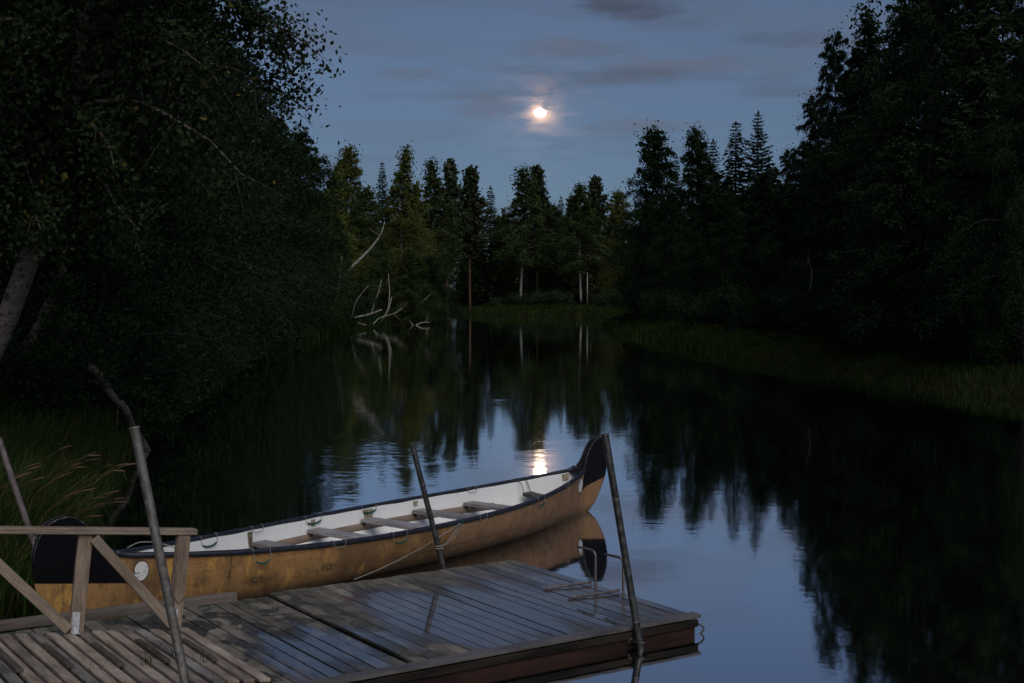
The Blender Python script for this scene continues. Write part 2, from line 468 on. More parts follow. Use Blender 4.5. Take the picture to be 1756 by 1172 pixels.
def dock_wood():
    m, nt, b = material('dock_plank')
    tcn = nt.new('ShaderNodeTexCoord'); tc = tcn.outputs['Object']
    dn = nt.new('ShaderNodeTexCoord'); dn.object = dock; dp = dn.outputs['Object']
    oi = nt.new('ShaderNodeObjectInfo')
    off = nt.vmath('MULTIPLY', oi.outputs['Location'], (3.7, 5.1, 2.3))
    v = nt.vmath('ADD', nt.vmath('MULTIPLY', tc, (1, .05, 1)), off)
    g = nt.noise(v, 95, 4, .65)
    big = nt.noise(nt.vmath('ADD', nt.vmath('MULTIPLY', tc, (1, .5, 1)), off), 3.5, 5, .65)
    col = nt.mix(nt.ramp(nt.math('ADD', nt.math('MULTIPLY', g, .5), nt.math('MULTIPLY', big, .5)), .36, .64), (.085, .073, .062), (.270, .238, .203))
    hv = nt.new('ShaderNodeHueSaturation'); nt.put(hv.inputs['Color'], col)
    nt.put(hv.inputs['Value'], nt.ramp(oi.outputs['Random'], 0, 1, .6, 1.25, False))
    col = hv.outputs[0]
    x, y, z = nt.sep(dp)
    # dark algae patches and pale lichen on the older left half
    al = nt.noise(nt.vmath('MULTIPLY', dp, (1.0, .6, 1)), 4.2, 5, .60, .5)
    old = nt.ramp(x, 2.2, 3.3, 0, 1)
    col = nt.mix(nt.math('MULTIPLY', nt.ramp(al, .46, .54, 0, .95), nt.ramp(old, 0, 1, .45, 1)), col, (.030, .030, .030))
    li = nt.noise(dp, 13, 5, .62)
    col = nt.mix(nt.math('MULTIPLY', nt.ramp(li, .56, .62, 0, .8), nt.ramp(old, 0, 1, .05, 1)), col, (.16, .165, .115))
    # green film on the back edge
    col = nt.mix(nt.math('MULTIPLY', nt.ramp(y, .35, 0, 0, .55), nt.ramp(li, .42, .6)), col, (.10, .135, .09))
    # reddish bruise of old paint
    def ell(cx, cyy, rx, ry):
        a1 = nt.math('POWER', nt.math('DIVIDE', nt.math('SUBTRACT', x, cx), rx), 2.0)
        a2 = nt.math('POWER', nt.math('DIVIDE', nt.math('SUBTRACT', y, cyy), ry), 2.0)
        return nt.math('SUBTRACT', 1.0, nt.math('SQRT', nt.math('ADD', a1, a2)))
    red = nt.math('ADD', ell(2.05, .70, .42, .30), nt.math('MULTIPLY', nt.math('SUBTRACT', al, .5), 2.0))
    col = nt.mix(nt.ramp(red, .05, .45, 0, .7), col, (.14, .055, .040))
    # damp and standing water
    wn = nt.noise(nt.vmath('MULTIPLY', dp, (1, .6, 1)), 1.5, 5, .6)
    sh = nt.math('MULTIPLY', nt.math('SUBTRACT', wn, .5), 1.1)
    per = nt.math('MULTIPLY', nt.math('SUBTRACT', oi.outputs['Random'], .5), .30)
    e = nt.math('MAXIMUM', ell(1.35, 1.85, 1.55, 1.35), ell(3.22, 2.05, .62, .95))
    stk = nt.noise(nt.vmath('MULTIPLY', dp, (6.5, .45, 1)), 1.0, 3, .6)
    f = nt.math('ADD', nt.math('ADD', nt.math('ADD', e, sh), nt.math('MULTIPLY', per, 1.6)), nt.math('MULTIPLY', nt.math('SUBTRACT', stk, .5), 1.3))
    damp = nt.ramp(f, -.18, .12)
    right = nt.ramp(x, 1.5, .3, 0, .75)
    damp = nt.math('MAXIMUM', damp, nt.math('MULTIPLY', right, nt.ramp(y, .05, .5)))
    pud = nt.ramp(f, .06, .34)
    col = nt.mix(nt.math('MULTIPLY', damp, .62), col, nt.mix(.5, (.030, .031, .036), col, 'MULTIPLY'))
    nt.put(b.inputs['Base Color'], col)
    dry = nt.ramp(g, .3, .7, .58, .8)
    nt.put(b.inputs['Roughness'], nt.math('SUBTRACT', dry, nt.math('MULTIPLY', damp, .30)))
    b.inputs['Specular IOR Level'].default_value = .5
    nt.put(b.inputs['Coat Weight'], nt.math('MAXIMUM', nt.math('MULTIPLY', damp, .45), pud))
    nt.put(b.inputs['Coat Roughness'], nt.ramp(pud, 0, 1, .22, .015))
    b.inputs['Coat IOR'].default_value = 2.3
    bn = nt.new('ShaderNodeBump'); bn.inputs['Distance'].default_value = .004
    nt.put(bn.inputs['Strength'], nt.ramp(pud, 0, .8, .75, .0)); nt.put(bn.inputs['Height'], nt.math('ADD', g, nt.math('MULTIPLY', big, .8)))
    nt.l.new(bn.outputs[0], b.inputs['Normal'])
    return m
M['dock_plank'] = dock_wood()
M['red_paint'] = mottled('red_paint', (.018, .011, .009), (.050, .026, .019), 4, .75, .006, 6, spec=.12, stretch=(.3, 1, 1))
M['dark_beam'] = mottled('dark_beam', (.008, .0065, .0055), (.034, .027, .021), 6, .8, .01, 6, spec=.12, stretch=(.2, 1, 1))
M['rim_wood'] = wood('rim_wood', (.048, .043, .040), (.120, .109, .101), 'x', .42)
M['steel'] = mottled('steel', (.045, .043, .040), (.125, .118, .108), 14, .42, .001, 5)
M['steel'].node_tree.nodes['Principled BSDF'].inputs['Metallic'].default_value = .75
M['galv'] = mottled('galv', (.135, .122, .105), (.265, .245, .215), 16, .5, .001, 5)
M['galv'].node_tree.nodes['Principled BSDF'].inputs['Metallic'].default_value = .6
M['zinc'] = mottled('zinc', (.40, .41, .42), (.62, .63, .65), 40, .5, .001, 5)
M['rusty'] = mottled('rusty', (.110, .080, .078), (.240, .195, .190), 30, .5, .001, 5)
M['rusty'].node_tree.nodes['Principled BSDF'].inputs['Metallic'].default_value = .45
M['rope'] = mottled('rope', (.20, .185, .16), (.34, .32, .28), 60, .9, .002)
M['rope_dark'] = mottled('rope_dark', (.05, .045, .04), (.11, .10, .09), 60, .9, .002)
M['nail'] = mottled('nail', (.03, .022, .018), (.06, .045, .035), 40, .6)

random.seed(21)
pitch_ = .1395
plank_meshes = {}
def plank_mesh(width, length, seed):
    """bevelled board with a faint cup, running along y, with two pairs of nail heads"""
    rg = random.Random(seed)
    bm = bmesh.new()
    add_box(bm, (0, 0, 0), (width, length, .032), .004)
    cuts = 6
    for f in bm.faces: f.material_index = 0
    bm2 = bmesh.new()
    for fy in (-.5 * length + .09, .5 * length - .09) if length < 2 else (-.5 * length + .10, .02, .5 * length - .12):
        for fx in (-.3, .3):
            r = bmesh.ops.create_circle(bm, cap_ends=True, segments=6, radius=.0055, matrix=Matrix.Translation((fx * width + rg.uniform(-.006, .006), fy + rg.uniform(-.02, .02), .0172)))
            for v in r['verts']:
                for f in v.link_faces: f.material_index = 1
    bm2.free()
    return bm_mesh('plank', bm, [M['dock_plank'], M['nail']])
k = 0
x = .004
LY0, LY1 = .0, DW - .125
while x < DL:
    wdt = .131 + random.uniform(-.003, .003)
    raised = x + wdt / 2 < 2.93
    zt = DTOP if raised else DTOP - .030
    dz = random.choice((0, 0, 0, .002, -.002)) if raised else random.uniform(-.004, .004)
    jitter = random.uniform(-.012, .012)
    split = random.random() < .28 and raised
    spans = [(LY0 + jitter, LY1)]
    if split:
        s_ = random.choice((.62, 1.25, 1.9))
        spans = [(LY0 + jitter, s_ - .003), (s_ + .003, LY1)]
    for a_, b_ in spans:
        key = (round(b_ - a_, 1), k % 5)
        me = plank_mesh(wdt, b_ - a_, k * 7 + 1)
        o = link('plank', me, dock, (x + wdt / 2, (a_ + b_) / 2, zt - .016 + dz + (random.uniform(-.002, .002) if split else 0)))
        if not raised: o.rotation_euler = (random.uniform(-.0015, .0015), random.uniform(-.012, .012), random.uniform(-.002, .002))
    k += 1
    x += wdt + (.0065 if raised else .010) + (.014 if abs(x + wdt - 2.93) < .07 else 0) + random.uniform(-.002, .003)
# rim board, fascia, beams
bm = bmesh.new(); add_box(bm, (DL / 2 - .04, DW - .055, DTOP - .007), (DL, .128, .030), .006, segs=2)
link('rim_board', bm_mesh('rim_board', bm, [M['rim_wood']]), dock)
bm = bmesh.new(); add_box(bm, (DL / 2 - .02, DW - .012, DTOP - .068), (DL - .03, .045, .066), .006)
link('upper_batten', bm_mesh('upper_batten', bm, [M['dark_beam']]), dock)
bm = bmesh.new(); add_box(bm, (DL / 2 + .0, DW - .030, -.02), (DL - .04, .04, .196), .005)
link('fascia_board', bm_mesh('fascia_board', bm, [M['red_paint']]), dock)
bm = bmesh.new(); add_box(bm, (.012, DW / 2 - .05, .05), (.028, DW - .12, .16), .004)
link('end_fascia', bm_mesh('end_fascia', bm, [M['red_paint']]), dock)
bm = bmesh.new(); add_box(bm, (DL / 2, .06, .04), (DL - .1, .05, .16), .004)
link('back_fascia', bm_mesh('back_fascia', bm, [M['dark_beam']]), dock)
for yb in (.5, 1.5, 2.45):
    bm = bmesh.new(); add_box(bm, (DL / 2, yb, .01), (DL - .15, .55, .20), .03)
    link('float', bm_mesh('float', bm, [M['dark_beam']]), dock)
# kerb beam on the back edge
kb = link('kerb_beam', None)
bpy.data.objects.remove(kb)
bm = bmesh.new(); add_box(bm, (0, 0, 0), (3.6, .095, .085), .010, segs=2)
ko = link('kerb_beam', bm_mesh('kerb_beam', bm, [wood('kerb_wood', (.095, .076, .066), (.185, .150, .130), 'x', .75)]), dock, (3.24 + 1.8, -.085, DTOP + .012), (0, 0, R(-2.6)))
# bolts and pole sleeve on the front
def dock_pt(lx, ly, z): 
    p = P1 + lx * UX + ly * VX
    return Vector((p[0], p[1], z))
slx = .735
bm = bmesh.new()
add_box(bm, (slx, DW + .004, .085), (.17, .012, .085), .003)
for sx in (-.062, .062):
    bmesh.ops.create_icosphere(bm, subdivisions=2, radius=.013, matrix=Matrix.Translation((slx + sx, DW + .012, .085)))
link('pole_bracket', bm_mesh('pole_bracket', bm, [M['steel']]), dock)
ring = smooth_path([(slx - .05, DW + .01, .07), (slx - .05, DW + .09, .07), (slx, DW + .13, .07), (slx + .05, DW + .09, .07), (slx + .05, DW + .01, .07)], 20)
tube_obj('bracket_ring', ring, .008, M['steel'], dock, 6)
# rope loop at the corner
lp = smooth_path([(-.005, DW - .05, .10), (-.05, DW - .02, .085), (-.085, DW - .01, .045), (-.055, DW - .02, .0), (-.0, DW - .05, -.03)], 20)
tube_obj('rope_loop', lp, .009, M['rope_dark'], dock, 6)

# ------------------------------------------------------------------ ladder handles at the dock's end
lad = empty('swim_ladder', (P1[0], P1[1], DTOP), (0, 0, DROT))
tag(lad, 'pair of rusty bent tube ladder handles at the dock end', 'ladder')
for yl, fx in ((1.47, .55), (1.92, .58)):
    pth = [(fx, yl - .05, .02), (fx * .5, yl - .025, .022), (.03, yl, .028)]
    tube_obj('foot_tube', smooth_path(pth, 10), .013, M['rusty'], lad, 8)
    hgt = .335
    pp = [(-.02, yl, -.45), (-.02, yl, 0), (-.02, yl, hgt - .10), (-.02, yl - .005, hgt - .04), (-.02, yl - .03, hgt - .008), (-.02, yl - .07, hgt), (-.02, yl - .15, hgt), (-.02, yl - .30, hgt - .005)]
    tube_obj('handle_tube', smooth_path(pp, 42), .0135, M['rusty'], lad, 8)
    bm = bmesh.new(); add_box(bm, (fx, yl - .05, .012), (.07, .035, .012), .002)
    link('foot_plate', bm_mesh('foot_plate', bm, [M['rusty']]), lad)
bm = bmesh.new()
for zr in (-.12, -.36):
    bm = bmesh.new(); add_box(bm, (-.02, 1.695, zr), (.05, .43, .022), .004)
    link("rung", bm_mesh("rung", bm, [M["rusty"]]), lad)

# ------------------------------------------------------------------ mooring poles
def pole(name, top, foot, rad, m, label, cap=True):
    root = empty(name, foot)
    T, Fp = Vector(top), Vector(foot)
    d = (T - Fp)
    P = [Fp - Fp + d * t for t in np.linspace(0, 1, 12)]
    V, Q = tube(P, rad, 14, cap=False)
    link('pipe', mesh_np('pipe', V, Q, [m], True), root)
    rim = d.normalized()
    V, Q = tube([d - rim * .012, d + rim * .003], rad * 1.07, 14)
    link('end_cap', mesh_np('end_cap', V, Q, [m], False), root)
    L_ = d.length
    for t_ in (.42, .80):
        V, Q = tube([d * t_ - rim * .006, d * t_ - rim * .003, d * t_ + rim * .003, d * t_ + rim * .006], [rad * 1.01, rad * 1.05, rad * 1.05, rad * 1.01], 14, False)
        link('weld_seam', mesh_np('weld_seam', V, Q, [M['rusty']], True), root)
    tag(root, label, 'pole', 'steel mooring poles')
    return root
fr_ = dock_pt(slx, DW + .075, 0)
pr = pole('mooring_pole', at(1037.5, 745, fr_.y + .02), Vector((fr_.x, fr_.y, 0)) + (Vector((fr_.x, fr_.y, 0)) - at(1037.5, 745, fr_.y + .02)) * .5, .0325, M['steel'],
          'dark steel pole clamped to the front edge of the dock, before the canoe bow')
fm = dock_pt(.83, -.13, 0)
tm = at(706, 760, fm.y); bmid = at(762, 980, fm.y)
pm = pole('mooring_pole', tm, bmid + (bmid - tm) * .6, .0300, M['steel'], 'dark steel pole at the back edge of the dock with the rope tied to it')
fl = dock_pt(4.85, DW + .16, 0)
tl_ = at(230, 733, fl.y); bl = at(318, 1172, fl.y)
pl = pole('mooring_pole', tl_, bl + (bl - tl_) * .55, .0335, M['galv'], 'long grey galvanised pole leaning in front of the handrail')
tf = at(-3, 752, 13.6); bf = at(60, 938, 13.6)
pf = pole('mooring_pole', tf, bf + (bf - tf) * .8, .033, mottled('red_grey_pole', (.10, .07, .07), (.19, .15, .15), 20, .5), 'slanting reddish grey pole in the grass behind the canoe stern')

# ------------------------------------------------------------------ gangway with handrail
SLOPE = R(6.3)
g0 = P1 + 4.09 * UX + 1.04 * VX
gang = empty('gangway', (g0[0], g0[1], DTOP + .035))
gang.rotation_euler = (Matrix.Rotation(DROT, 4, 'Z') @ Matrix.Rotation(-SLOPE, 4, 'Y')).to_euler()
tag(gang, 'sloping slatted gangway with a timber handrail beside the canoe stern', 'gangway')
sw1 = wood('slat_wood', (.130, .100, .076), (.400, .335, .275), 'y', .72)
sw2 = wood('slat_wood_grey', (.085, .075, .068), (.290, .265, .245), 'y', .7)
rw = wood('rail_wood', (.165, .115, .080), (.390, .295, .215), 'z', .7)
rwx = wood('rail_wood_long', (.160, .116, .084), (.375, .288, .215), 'x', .7)
cw = wood('cleat_wood', (.050, .038, .032), (.120, .095, .080), 'y', .75)
random.seed(5)
SLEN = 1.80
for i in range(22):
    wd = .089 + random.uniform(-.004, .004)
    bm = bmesh.new(); add_box(bm, (0, 0, 0), (wd, SLEN + random.uniform(-.012, .012), .030), .005)
    for fy in (-.78, .74):
        for fx in (-.025, .025):
            r = bmesh.ops.create_circle(bm, cap_ends=True, segments=6, radius=.005, matrix=Matrix.Translation((fx, fy + random.uniform(-.02, .02), .0154)))
            for v in r['verts']:
                for f in v.link_faces: f.material_index = 1
    o = link('slat', bm_mesh('slat', bm, [random.choice((sw1, sw1, sw2)), M['nail']]), gang, (.06 + i * .124, SLEN / 2 - .01, .0 + random.uniform(-.002, .002)))
    o.rotation_euler = (0, random.uniform(-.01, .01), random.uniform(-.006, .006))
for i in (1, 4, 7, 10, 13):
    bm = bmesh.new(); add_box(bm, (0, 0, 0), (.052, .72, .030), .004)
    link('cleat', bm_mesh('cleat', bm, [cw]), gang, (.06 + i * .124 + .056, .88 + random.uniform(-.06, .03), .0305), (0, 0, random.uniform(-.01, .01)))
bm = bmesh.new(); add_box(bm, (1.36, .89, -.052), (2.66, 1.70, .012), .002)  # added dark sheet below the slats, its colour painting the shade in the gaps
link('gap_shade_sheet', bm_mesh('gap_shade_sheet', bm, [mottled('gap_shade_dark', (.012, .012, .010), (.030, .032, .022), 6, .9)]), gang)
for ys in (.12, .9, 1.66):
    bm = bmesh.new(); add_box(bm, (1.36, ys, -.030), (2.7, .05, .030), .004)
    link('stringer', bm_mesh('stringer', bm, [cw]), gang)
def beam(name, a, b_, wy, wz, m, parent, bev=.005, up=(0, 1, 0)):
    """board from a to b in the parent's frame; local x along it"""
    a, b_ = Vector(a), Vector(b_); d = b_ - a; L = d.length
    ex = d.normalized(); ey = Vector(up); ey = (ey - ex * ey.dot(ex)).normalized(); ez = ex.cross(ey)
    bm = bmesh.new(); add_box(bm, (L / 2, 0, 0), (L, wy, wz), bev)
    o = link(name, bm_mesh(name, bm, [m]), parent)
    mt = Matrix((ex, ey, ez)).transposed().to_4x4(); mt.translation = a
    o.matrix_local = mt
    return o
RH = .83
yr = .03
beam('handrail', (.04, yr, RH + .026), (2.7, yr, RH + .026), .115, .052, rwx, gang, .006)
for i, xp in enumerate((.15, .985, 1.95)):
    bm = bmesh.new(); add_box(bm, (0, 0, RH / 2), (.115, .048, RH), .005)
    po = link('post', bm_mesh('post', bm, [rw]), gang, (xp, yr, .014))
    bm = bmesh.new(); add_box(bm, (.018 if i else .02, .028, .09), (.062, .005, .17), .001); add_box(bm, (.018 if i else .02, .055, .0065), (.062, .058, .005), .001)
    for zz in (.03, .07, .11, .15):
        bmesh.ops.create_icosphere(bm, subdivisions=1, radius=.006, matrix=Matrix.Translation((.018 + random.choice((-.015, .015)), .031, zz)))
    link('bracket', bm_mesh('bracket', bm, [M['zinc']]), po)
    if i == 0:   # lapped lower half with a V-cut board on it
        bm = bmesh.new()
        prof = [(-.052, RH - .01), (.052, RH - .01), (.052, .30), (0, .235), (-.052, .30)]
        vs = [bm.verts.new((px_, .0255, pz_)) for px_, pz_ in prof]; f = bm.faces.new(vs)
        ex_ = bmesh.ops.extrude_face_region(bm, geom=[f])
        bmesh.ops.translate(bm, vec=(0, .022, 0), verts=[v for v in ex_['geom'] if isinstance(v, bmesh.types.BMVert)])
        link('lap_board', bm_mesh('lap_board', bm, [rw]), po)
beam('brace', (.925, yr + .046, RH - .03), (.175, yr + .046, .05), .042, .085, rwx, gang)
beam('brace', (1.90, yr + .046, RH - .03), (1.06, yr + .046, .05), .042, .085, rwx, gang)

# ------------------------------------------------------------------ canoe
CX, CY, CTH = -1.389, 15.553, .9027
canoe = empty('canoe', (CX, CY, 0), (0, 0, CTH))
tag(canoe, 'long yellow canoe with white inside and black upswept ends, moored behind the dock', 'canoe')
CL, CB, CG0, CG1, CPE, CQE = 3.998, .803, .454, .182, 2.159, 2.64
def gun_w(X): return CB * np.clip(1 - np.abs(X / CL) ** CPE, 0, None)
ZT = np.array([(-4.78, .65), (-4.765, .78), (-4.74, .87), (-4.69, .96), (-4.62, 1.025), (-4.53, 1.06), (-4.43, 1.068), (-4.33, 1.035), (-4.22, .945), (-4.12, .83), (-4.0, .705), (-3.9, .637), (-3.8, .613)])
ZTB = np.array([(3.72, .605), (3.8, .655), (3.87, .74), (3.93, .84), (4.0, .93), (4.08, 1.0), (4.18, 1.045), (4.26, 1.05), (4.34, 1.02), (4.41, .94), (4.45, .82), (4.47, .62)])
ZB = np.array([(-4.78, .65), (-4.77, .55), (-4.74, .42), (-4.69, .28), (-4.61, .12), (-4.5, -.01), (-4.3, -.075), (-4.0, -.10), (-3, -.125), (0, -.135), (3, -.125), (3.6, -.10), (3.85, -.06), (4.03, .01), (4.18, .12), (4.31, .27), (4.41, .42), (4.455, .53), (4.47, .62)])
def ztop(X):
    g = CG0 + CG1 * np.abs(X / CL) ** CQE
    z = np.where(X < -3.8, np.interp(X, ZT[:, 0], ZT[:, 1]), g)
    return np.where(X > 3.72, np.interp(X, ZTB[:, 0], ZTB[:, 1]), z)
def zbot(X): return np.interp(X, ZB[:, 0], ZB[:, 1])
def wtop(X):
    e = np.where(X < 0, np.clip((X + 4.78) / .35, 0, 1), np.clip((4.47 - X) / .3, 0, 1))
    return np.maximum(gun_w(X), .012 + .034 * np.sqrt(e))
def half(X, t, inset=0.0):
    """half breadth at station X and relative height t"""
    p = 2.5
    full = (1 - (1 - t) ** p) ** (1 / p)
    sharp = t ** .55
    endm = np.clip((np.abs(X) - 2.2) / 1.9, 0, 1)
    return np.maximum(wtop(X) * (full * (1 - endm) + sharp * endm) - inset, .0)
xs = np.concatenate([-4.78 + .5 * np.linspace(0, 1, 26) ** 1.7, np.linspace(-4.26, -3.7, 22), np.linspace(-3.6, 3.5, 90), np.linspace(3.56, 3.98, 24), 4.47 - .46 * np.linspace(1, 0, 26) ** 1.7])
def shell(xs, inset, zfloor=None, nt_=15):
    tt = 1 - np.cos(np.linspace(0, PI / 2, nt_))
    tt = np.linspace(0, 1, nt_) ** 1.5
    rows = []
    for X in xs:
        zt, zb = ztop(X), zbot(X) + inset
        z = zb + (zt - zb) * tt
        if zfloor is not None: z = np.maximum(z, zfloor)
        yv = half(X, (z - zbot(X)) / (zt - zbot(X) + 1e-6).clip(1e-6), inset)
        left = np.stack([np.full(nt_, X), yv, z], 1); right = np.stack([np.full(nt_, X), -yv, z], 1)
        rows.append(np.vstack([right[::-1], left[1:]]))
    V = np.array(rows); n_, m_ = V.shape[:2]
    i, j = np.meshgrid(np.arange(n_ - 1), np.arange(m_ - 1), indexing='ij')
    Q = np.stack([i * m_ + j, i * m_ + j + 1, (i + 1) * m_ + j + 1, (i + 1) * m_ + j], -1).reshape(-1, 4)
    return V.reshape(-1, 3), Q, n_, m_

def hull_paint():
    m, nt, b = material('hull_paint')
    tc = nt.new('ShaderNodeTexCoord').outputs['Object']
    x, y, z = nt.sep(tc)
    n = nt.noise(nt.vmath('MULTIPLY', tc, (1, 1, .6)), 2.2, 6, .65)
    n2 = nt.noise(nt.vmath('MULTIPLY', tc, (3.0, 3.0, .8)), 2.0, 5, .65)
    n3 = nt.noise(tc, 22, 5, .7)
    scr = nt.noise(nt.vmath('MULTIPLY', tc, (.7, .7, 16)), 3.0, 5, .7)
    col = nt.mix(nt.ramp(n, .38, .62), (.200, .108, .048), (.420, .225, .082))
    col = nt.mix(nt.ramp(n2, .53, .62, 0, .8), col, (.66, .370, .090))
    # bare brown where the yellow has worn, more towards the bow
    wr = nt.math('ADD', nt.noise(tc, 1.2, 5, .6), nt.ramp(x, -2.5, 3.0, -.10, .13))
    col = nt.mix(nt.ramp(wr, .45, .62, 0, .75), col, (.300, .172, .105))
    col = nt.mix(nt.ramp(n3, .54, .72, 0, .6), col, (.10, .06, .03))
    n4 = nt.noise(nt.vmath('MULTIPLY', tc, (1.4, 1.4, 1.0)), 3.0, 6, .7)
    col = nt.mix(nt.ramp(n4, .50, .64, 0, .7), col, (.150, .088, .048))
    col = nt.mix(nt.ramp(scr, .58, .68, 0, .45), col, (.42, .27, .16))
    col = nt.mix(nt.ramp(scr, .42, .33, 0, .5), col, (.11, .065, .035))
    # scuffs: two dark worn spots round bolts, vertical seam lines
    def ell(cx, cz, rx, rz):
        a1 = nt.math('POWER', nt.math('DIVIDE', nt.math('SUBTRACT', x, cx), rx), 2.0)
        a2 = nt.math('POWER', nt.math('DIVIDE', nt.math('SUBTRACT', z, cz), rz), 2.0)
        return nt.math('SUBTRACT', 1.0, nt.math('SQRT', nt.math('ADD', a1, a2)))
    sp = nt.math('MAXIMUM', ell(-2.55, .20, .20, .075), ell(-1.72, .24, .16, .07))
    col = nt.mix(nt.math('MULTIPLY', nt.ramp(sp, 0, .8, 0, .75), nt.ramp(n3, .30, .58, .25, 1)), col, (.05, .030, .016))
    seam = nt.math('ABSOLUTE', nt.math('SUBTRACT', x, nt.math('ADD', -2.83, nt.math('MULTIPLY', nt.math('SUBTRACT', n, .5), .03))))
    col = nt.mix(nt.math('MULTIPLY', nt.ramp(seam, .012, .004), nt.ramp(n3, .40, .58)), col, (.05, .035, .02))
    # grime near the waterline
    col = nt.mix(nt.math('MULTIPLY', nt.ramp(z, .16, .0, 0, .8), nt.ramp(n2, .3, .6, .5, 1)), col, (.085, .055, .032))
    # black painted ends: stern, then bow
    wv = nt.math('MULTIPLY', nt.math('SUBTRACT', n3, .5), .010)
    zz = nt.math('ADD', z, wv)
    def soft(v): return nt.ramp(v, -.004, .004)
    zf = nt.math('ADD', .340, nt.math('MULTIPLY', nt.math('SUBTRACT', -3.80, x), .165))
    zl = nt.math('ADD', .335, nt.math('MULTIPLY', nt.math('SUBTRACT', -3.725, x), 1.42))
    st = nt.math('MULTIPLY', soft(nt.math('SUBTRACT', zz, zf)), soft(nt.math('SUBTRACT', zl, zz)))
    st = nt.math('MULTIPLY', st, nt.math('LESS_THAN', x, -3.5))
    cu = nt.math('POWER', nt.math('MAXIMUM', nt.math('SUBTRACT', x, 3.58), 0.0), .8)
    zf2 = nt.math('ADD', .300, nt.math('MULTIPLY', cu, .185))
    zl2 = nt.math('ADD', .330, nt.math('MULTIPLY', nt.math('SUBTRACT', x, 3.60), 1.25))
    bo = nt.math('MULTIPLY', soft(nt.math('SUBTRACT', zz, zf2)), soft(nt.math('SUBTRACT', zl2, zz)))
    bo = nt.math('MAXIMUM', bo, nt.math('GREATER_THAN', x, 3.845))
    bo = nt.math('MULTIPLY', bo, nt.math('MULTIPLY', nt.math('GREATER_THAN', x, 3.5), soft(nt.math('SUBTRACT', zz, zf2))))
    blk = nt.math('MAXIMUM', st, bo)
    chip = nt.ramp(nt.noise(tc, 14, 5, .75), .66, .72, 0, .7)
    bc = nt.mix(chip, (.006, .006, .008), (.10, .085, .075))
    col = nt.mix(blk, col, bc)
    nt.put(b.inputs['Base Color'], col)
    nt.put(b.inputs['Roughness'], nt.ramp(n3, .3, .7, .5, .72))
    nt.put(b.inputs['Specular IOR Level'], nt.ramp(blk, 0, 1, .28, .10))
    bump(nt, b, nt.math('ADD', n3, n2), .35, .004)
    return m
M['hull'] = hull_paint()
def lining_paint():
    m, nt, b = material('white_lining')
    tc = nt.new('ShaderNodeTexCoord').outputs['Object']
    n = nt.noise(tc, 5, 5, .65); n2 = nt.noise(nt.vmath('MULTIPLY', tc, (5, 5, 1.2)), 2, 5, .7)
    col = nt.mix(n, (.82, .82, .80), (.91, .91, .90))
    col = nt.mix(nt.ramp(n2, .60, .74, 0, .5), col, (.36, .30, .20))
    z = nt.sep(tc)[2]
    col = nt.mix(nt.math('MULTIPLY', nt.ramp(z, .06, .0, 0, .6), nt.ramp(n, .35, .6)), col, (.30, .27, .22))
    nt.put(b.inputs['Base Color'], col); b.inputs['Roughness'].default_value = .5
    return m
M['lining'] = lining_paint()
M['black_trim'] = mottled('black_trim', (.010, .011, .018), (.024, .026, .040), 18, .36, .001)
M['black_paint'] = mottled('black_paint', (.006, .006, .008), (.016, .016, .020), 12, .5, .002, spec=.2)
M['white_paint'] = mottled('white_paint', (.55, .55, .53), (.78, .78, .76), 25, .6, .001, lo=.3, hi=.55)
M['green_hose'] = mottled('green_hose', (.008, .060, .045), (.015, .100, .075), 20, .45)

V, Q, n_, m_ = shell(xs, 0.0)
link('hull', mesh_np('hull', V, Q, [M['hull']], True), canoe)
xi = np.linspace(-3.86, 3.80, 110)
V, Q, n_, m_ = shell(xi, .022, .015)
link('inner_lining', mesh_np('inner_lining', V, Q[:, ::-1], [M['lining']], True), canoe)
# decks closing the horns (a shallow trough between the two sides)
for nm, xr in (('stern_deck', xs[xs < -3.74]), ('bow_deck', xs[xs > 3.66])):
    rows = []
    for X in xr:
        wv_, zt = float(wtop(X)), float(ztop(X))
        sag = min(.020, .35 * wv_)
        rows.append([(X, yy_ * wv_ * .98, zt - sag * (1 - abs(yy_)) + .003) for yy_ in (-1, -.5, 0, .5, 1)])
    V = np.array(rows); n_, m_ = V.shape[:2]
    i, j = np.meshgrid(np.arange(n_ - 1), np.arange(m_ - 1), indexing='ij')
    Q = np.stack([i * m_ + j, i * m_ + j + 1, (i + 1) * m_ + j + 1, (i + 1) * m_ + j], -1).reshape(-1, 4)
    link(nm, mesh_np(nm, V.reshape(-1, 3), Q, [M['black_paint']], True), canoe)
# rub strip round the stern horn edge
def edge_line(xa, xb, sgn, lift=0.0, n=60):
    X = np.linspace(xa, xb, n)
    return np.stack([X, sgn * wtop(X), ztop(X) + lift], 1)
for sgn in (-1, 1):
    X = np.linspace(-3.93, 3.79, 150)
    bulge = 1 + .06 * np.sin(X * 9.0) * np.sin(X * 2.3)
    P = np.stack([X, sgn * (wtop(X) + .002), ztop(X) + .006], 1)
    V, Q = tube(P, .0285 * bulge, 10)
    go = link('gunwale', mesh_np('gunwale', V, Q, [M['black_trim']], True), canoe)
    for nm, xa, xb in (('stern_edging', -4.775, -3.9), ('bow_edging', 3.76, 4.465)):
        X = np.unique(np.concatenate([np.linspace(xa, xb, 40), ZT[:, 0][(ZT[:, 0] > xa) & (ZT[:, 0] < xb)]]))
        P = np.stack([X, sgn * wtop(X), ztop(X)], 1)
        V, Q = tube(P, .007, 6)
        link(nm, mesh_np(nm, V, Q, [mottled(nm + '_mat', (.02, .02, .026), (.20, .17, .15), 30, .6, lo=.5, hi=.68)], True), canoe)
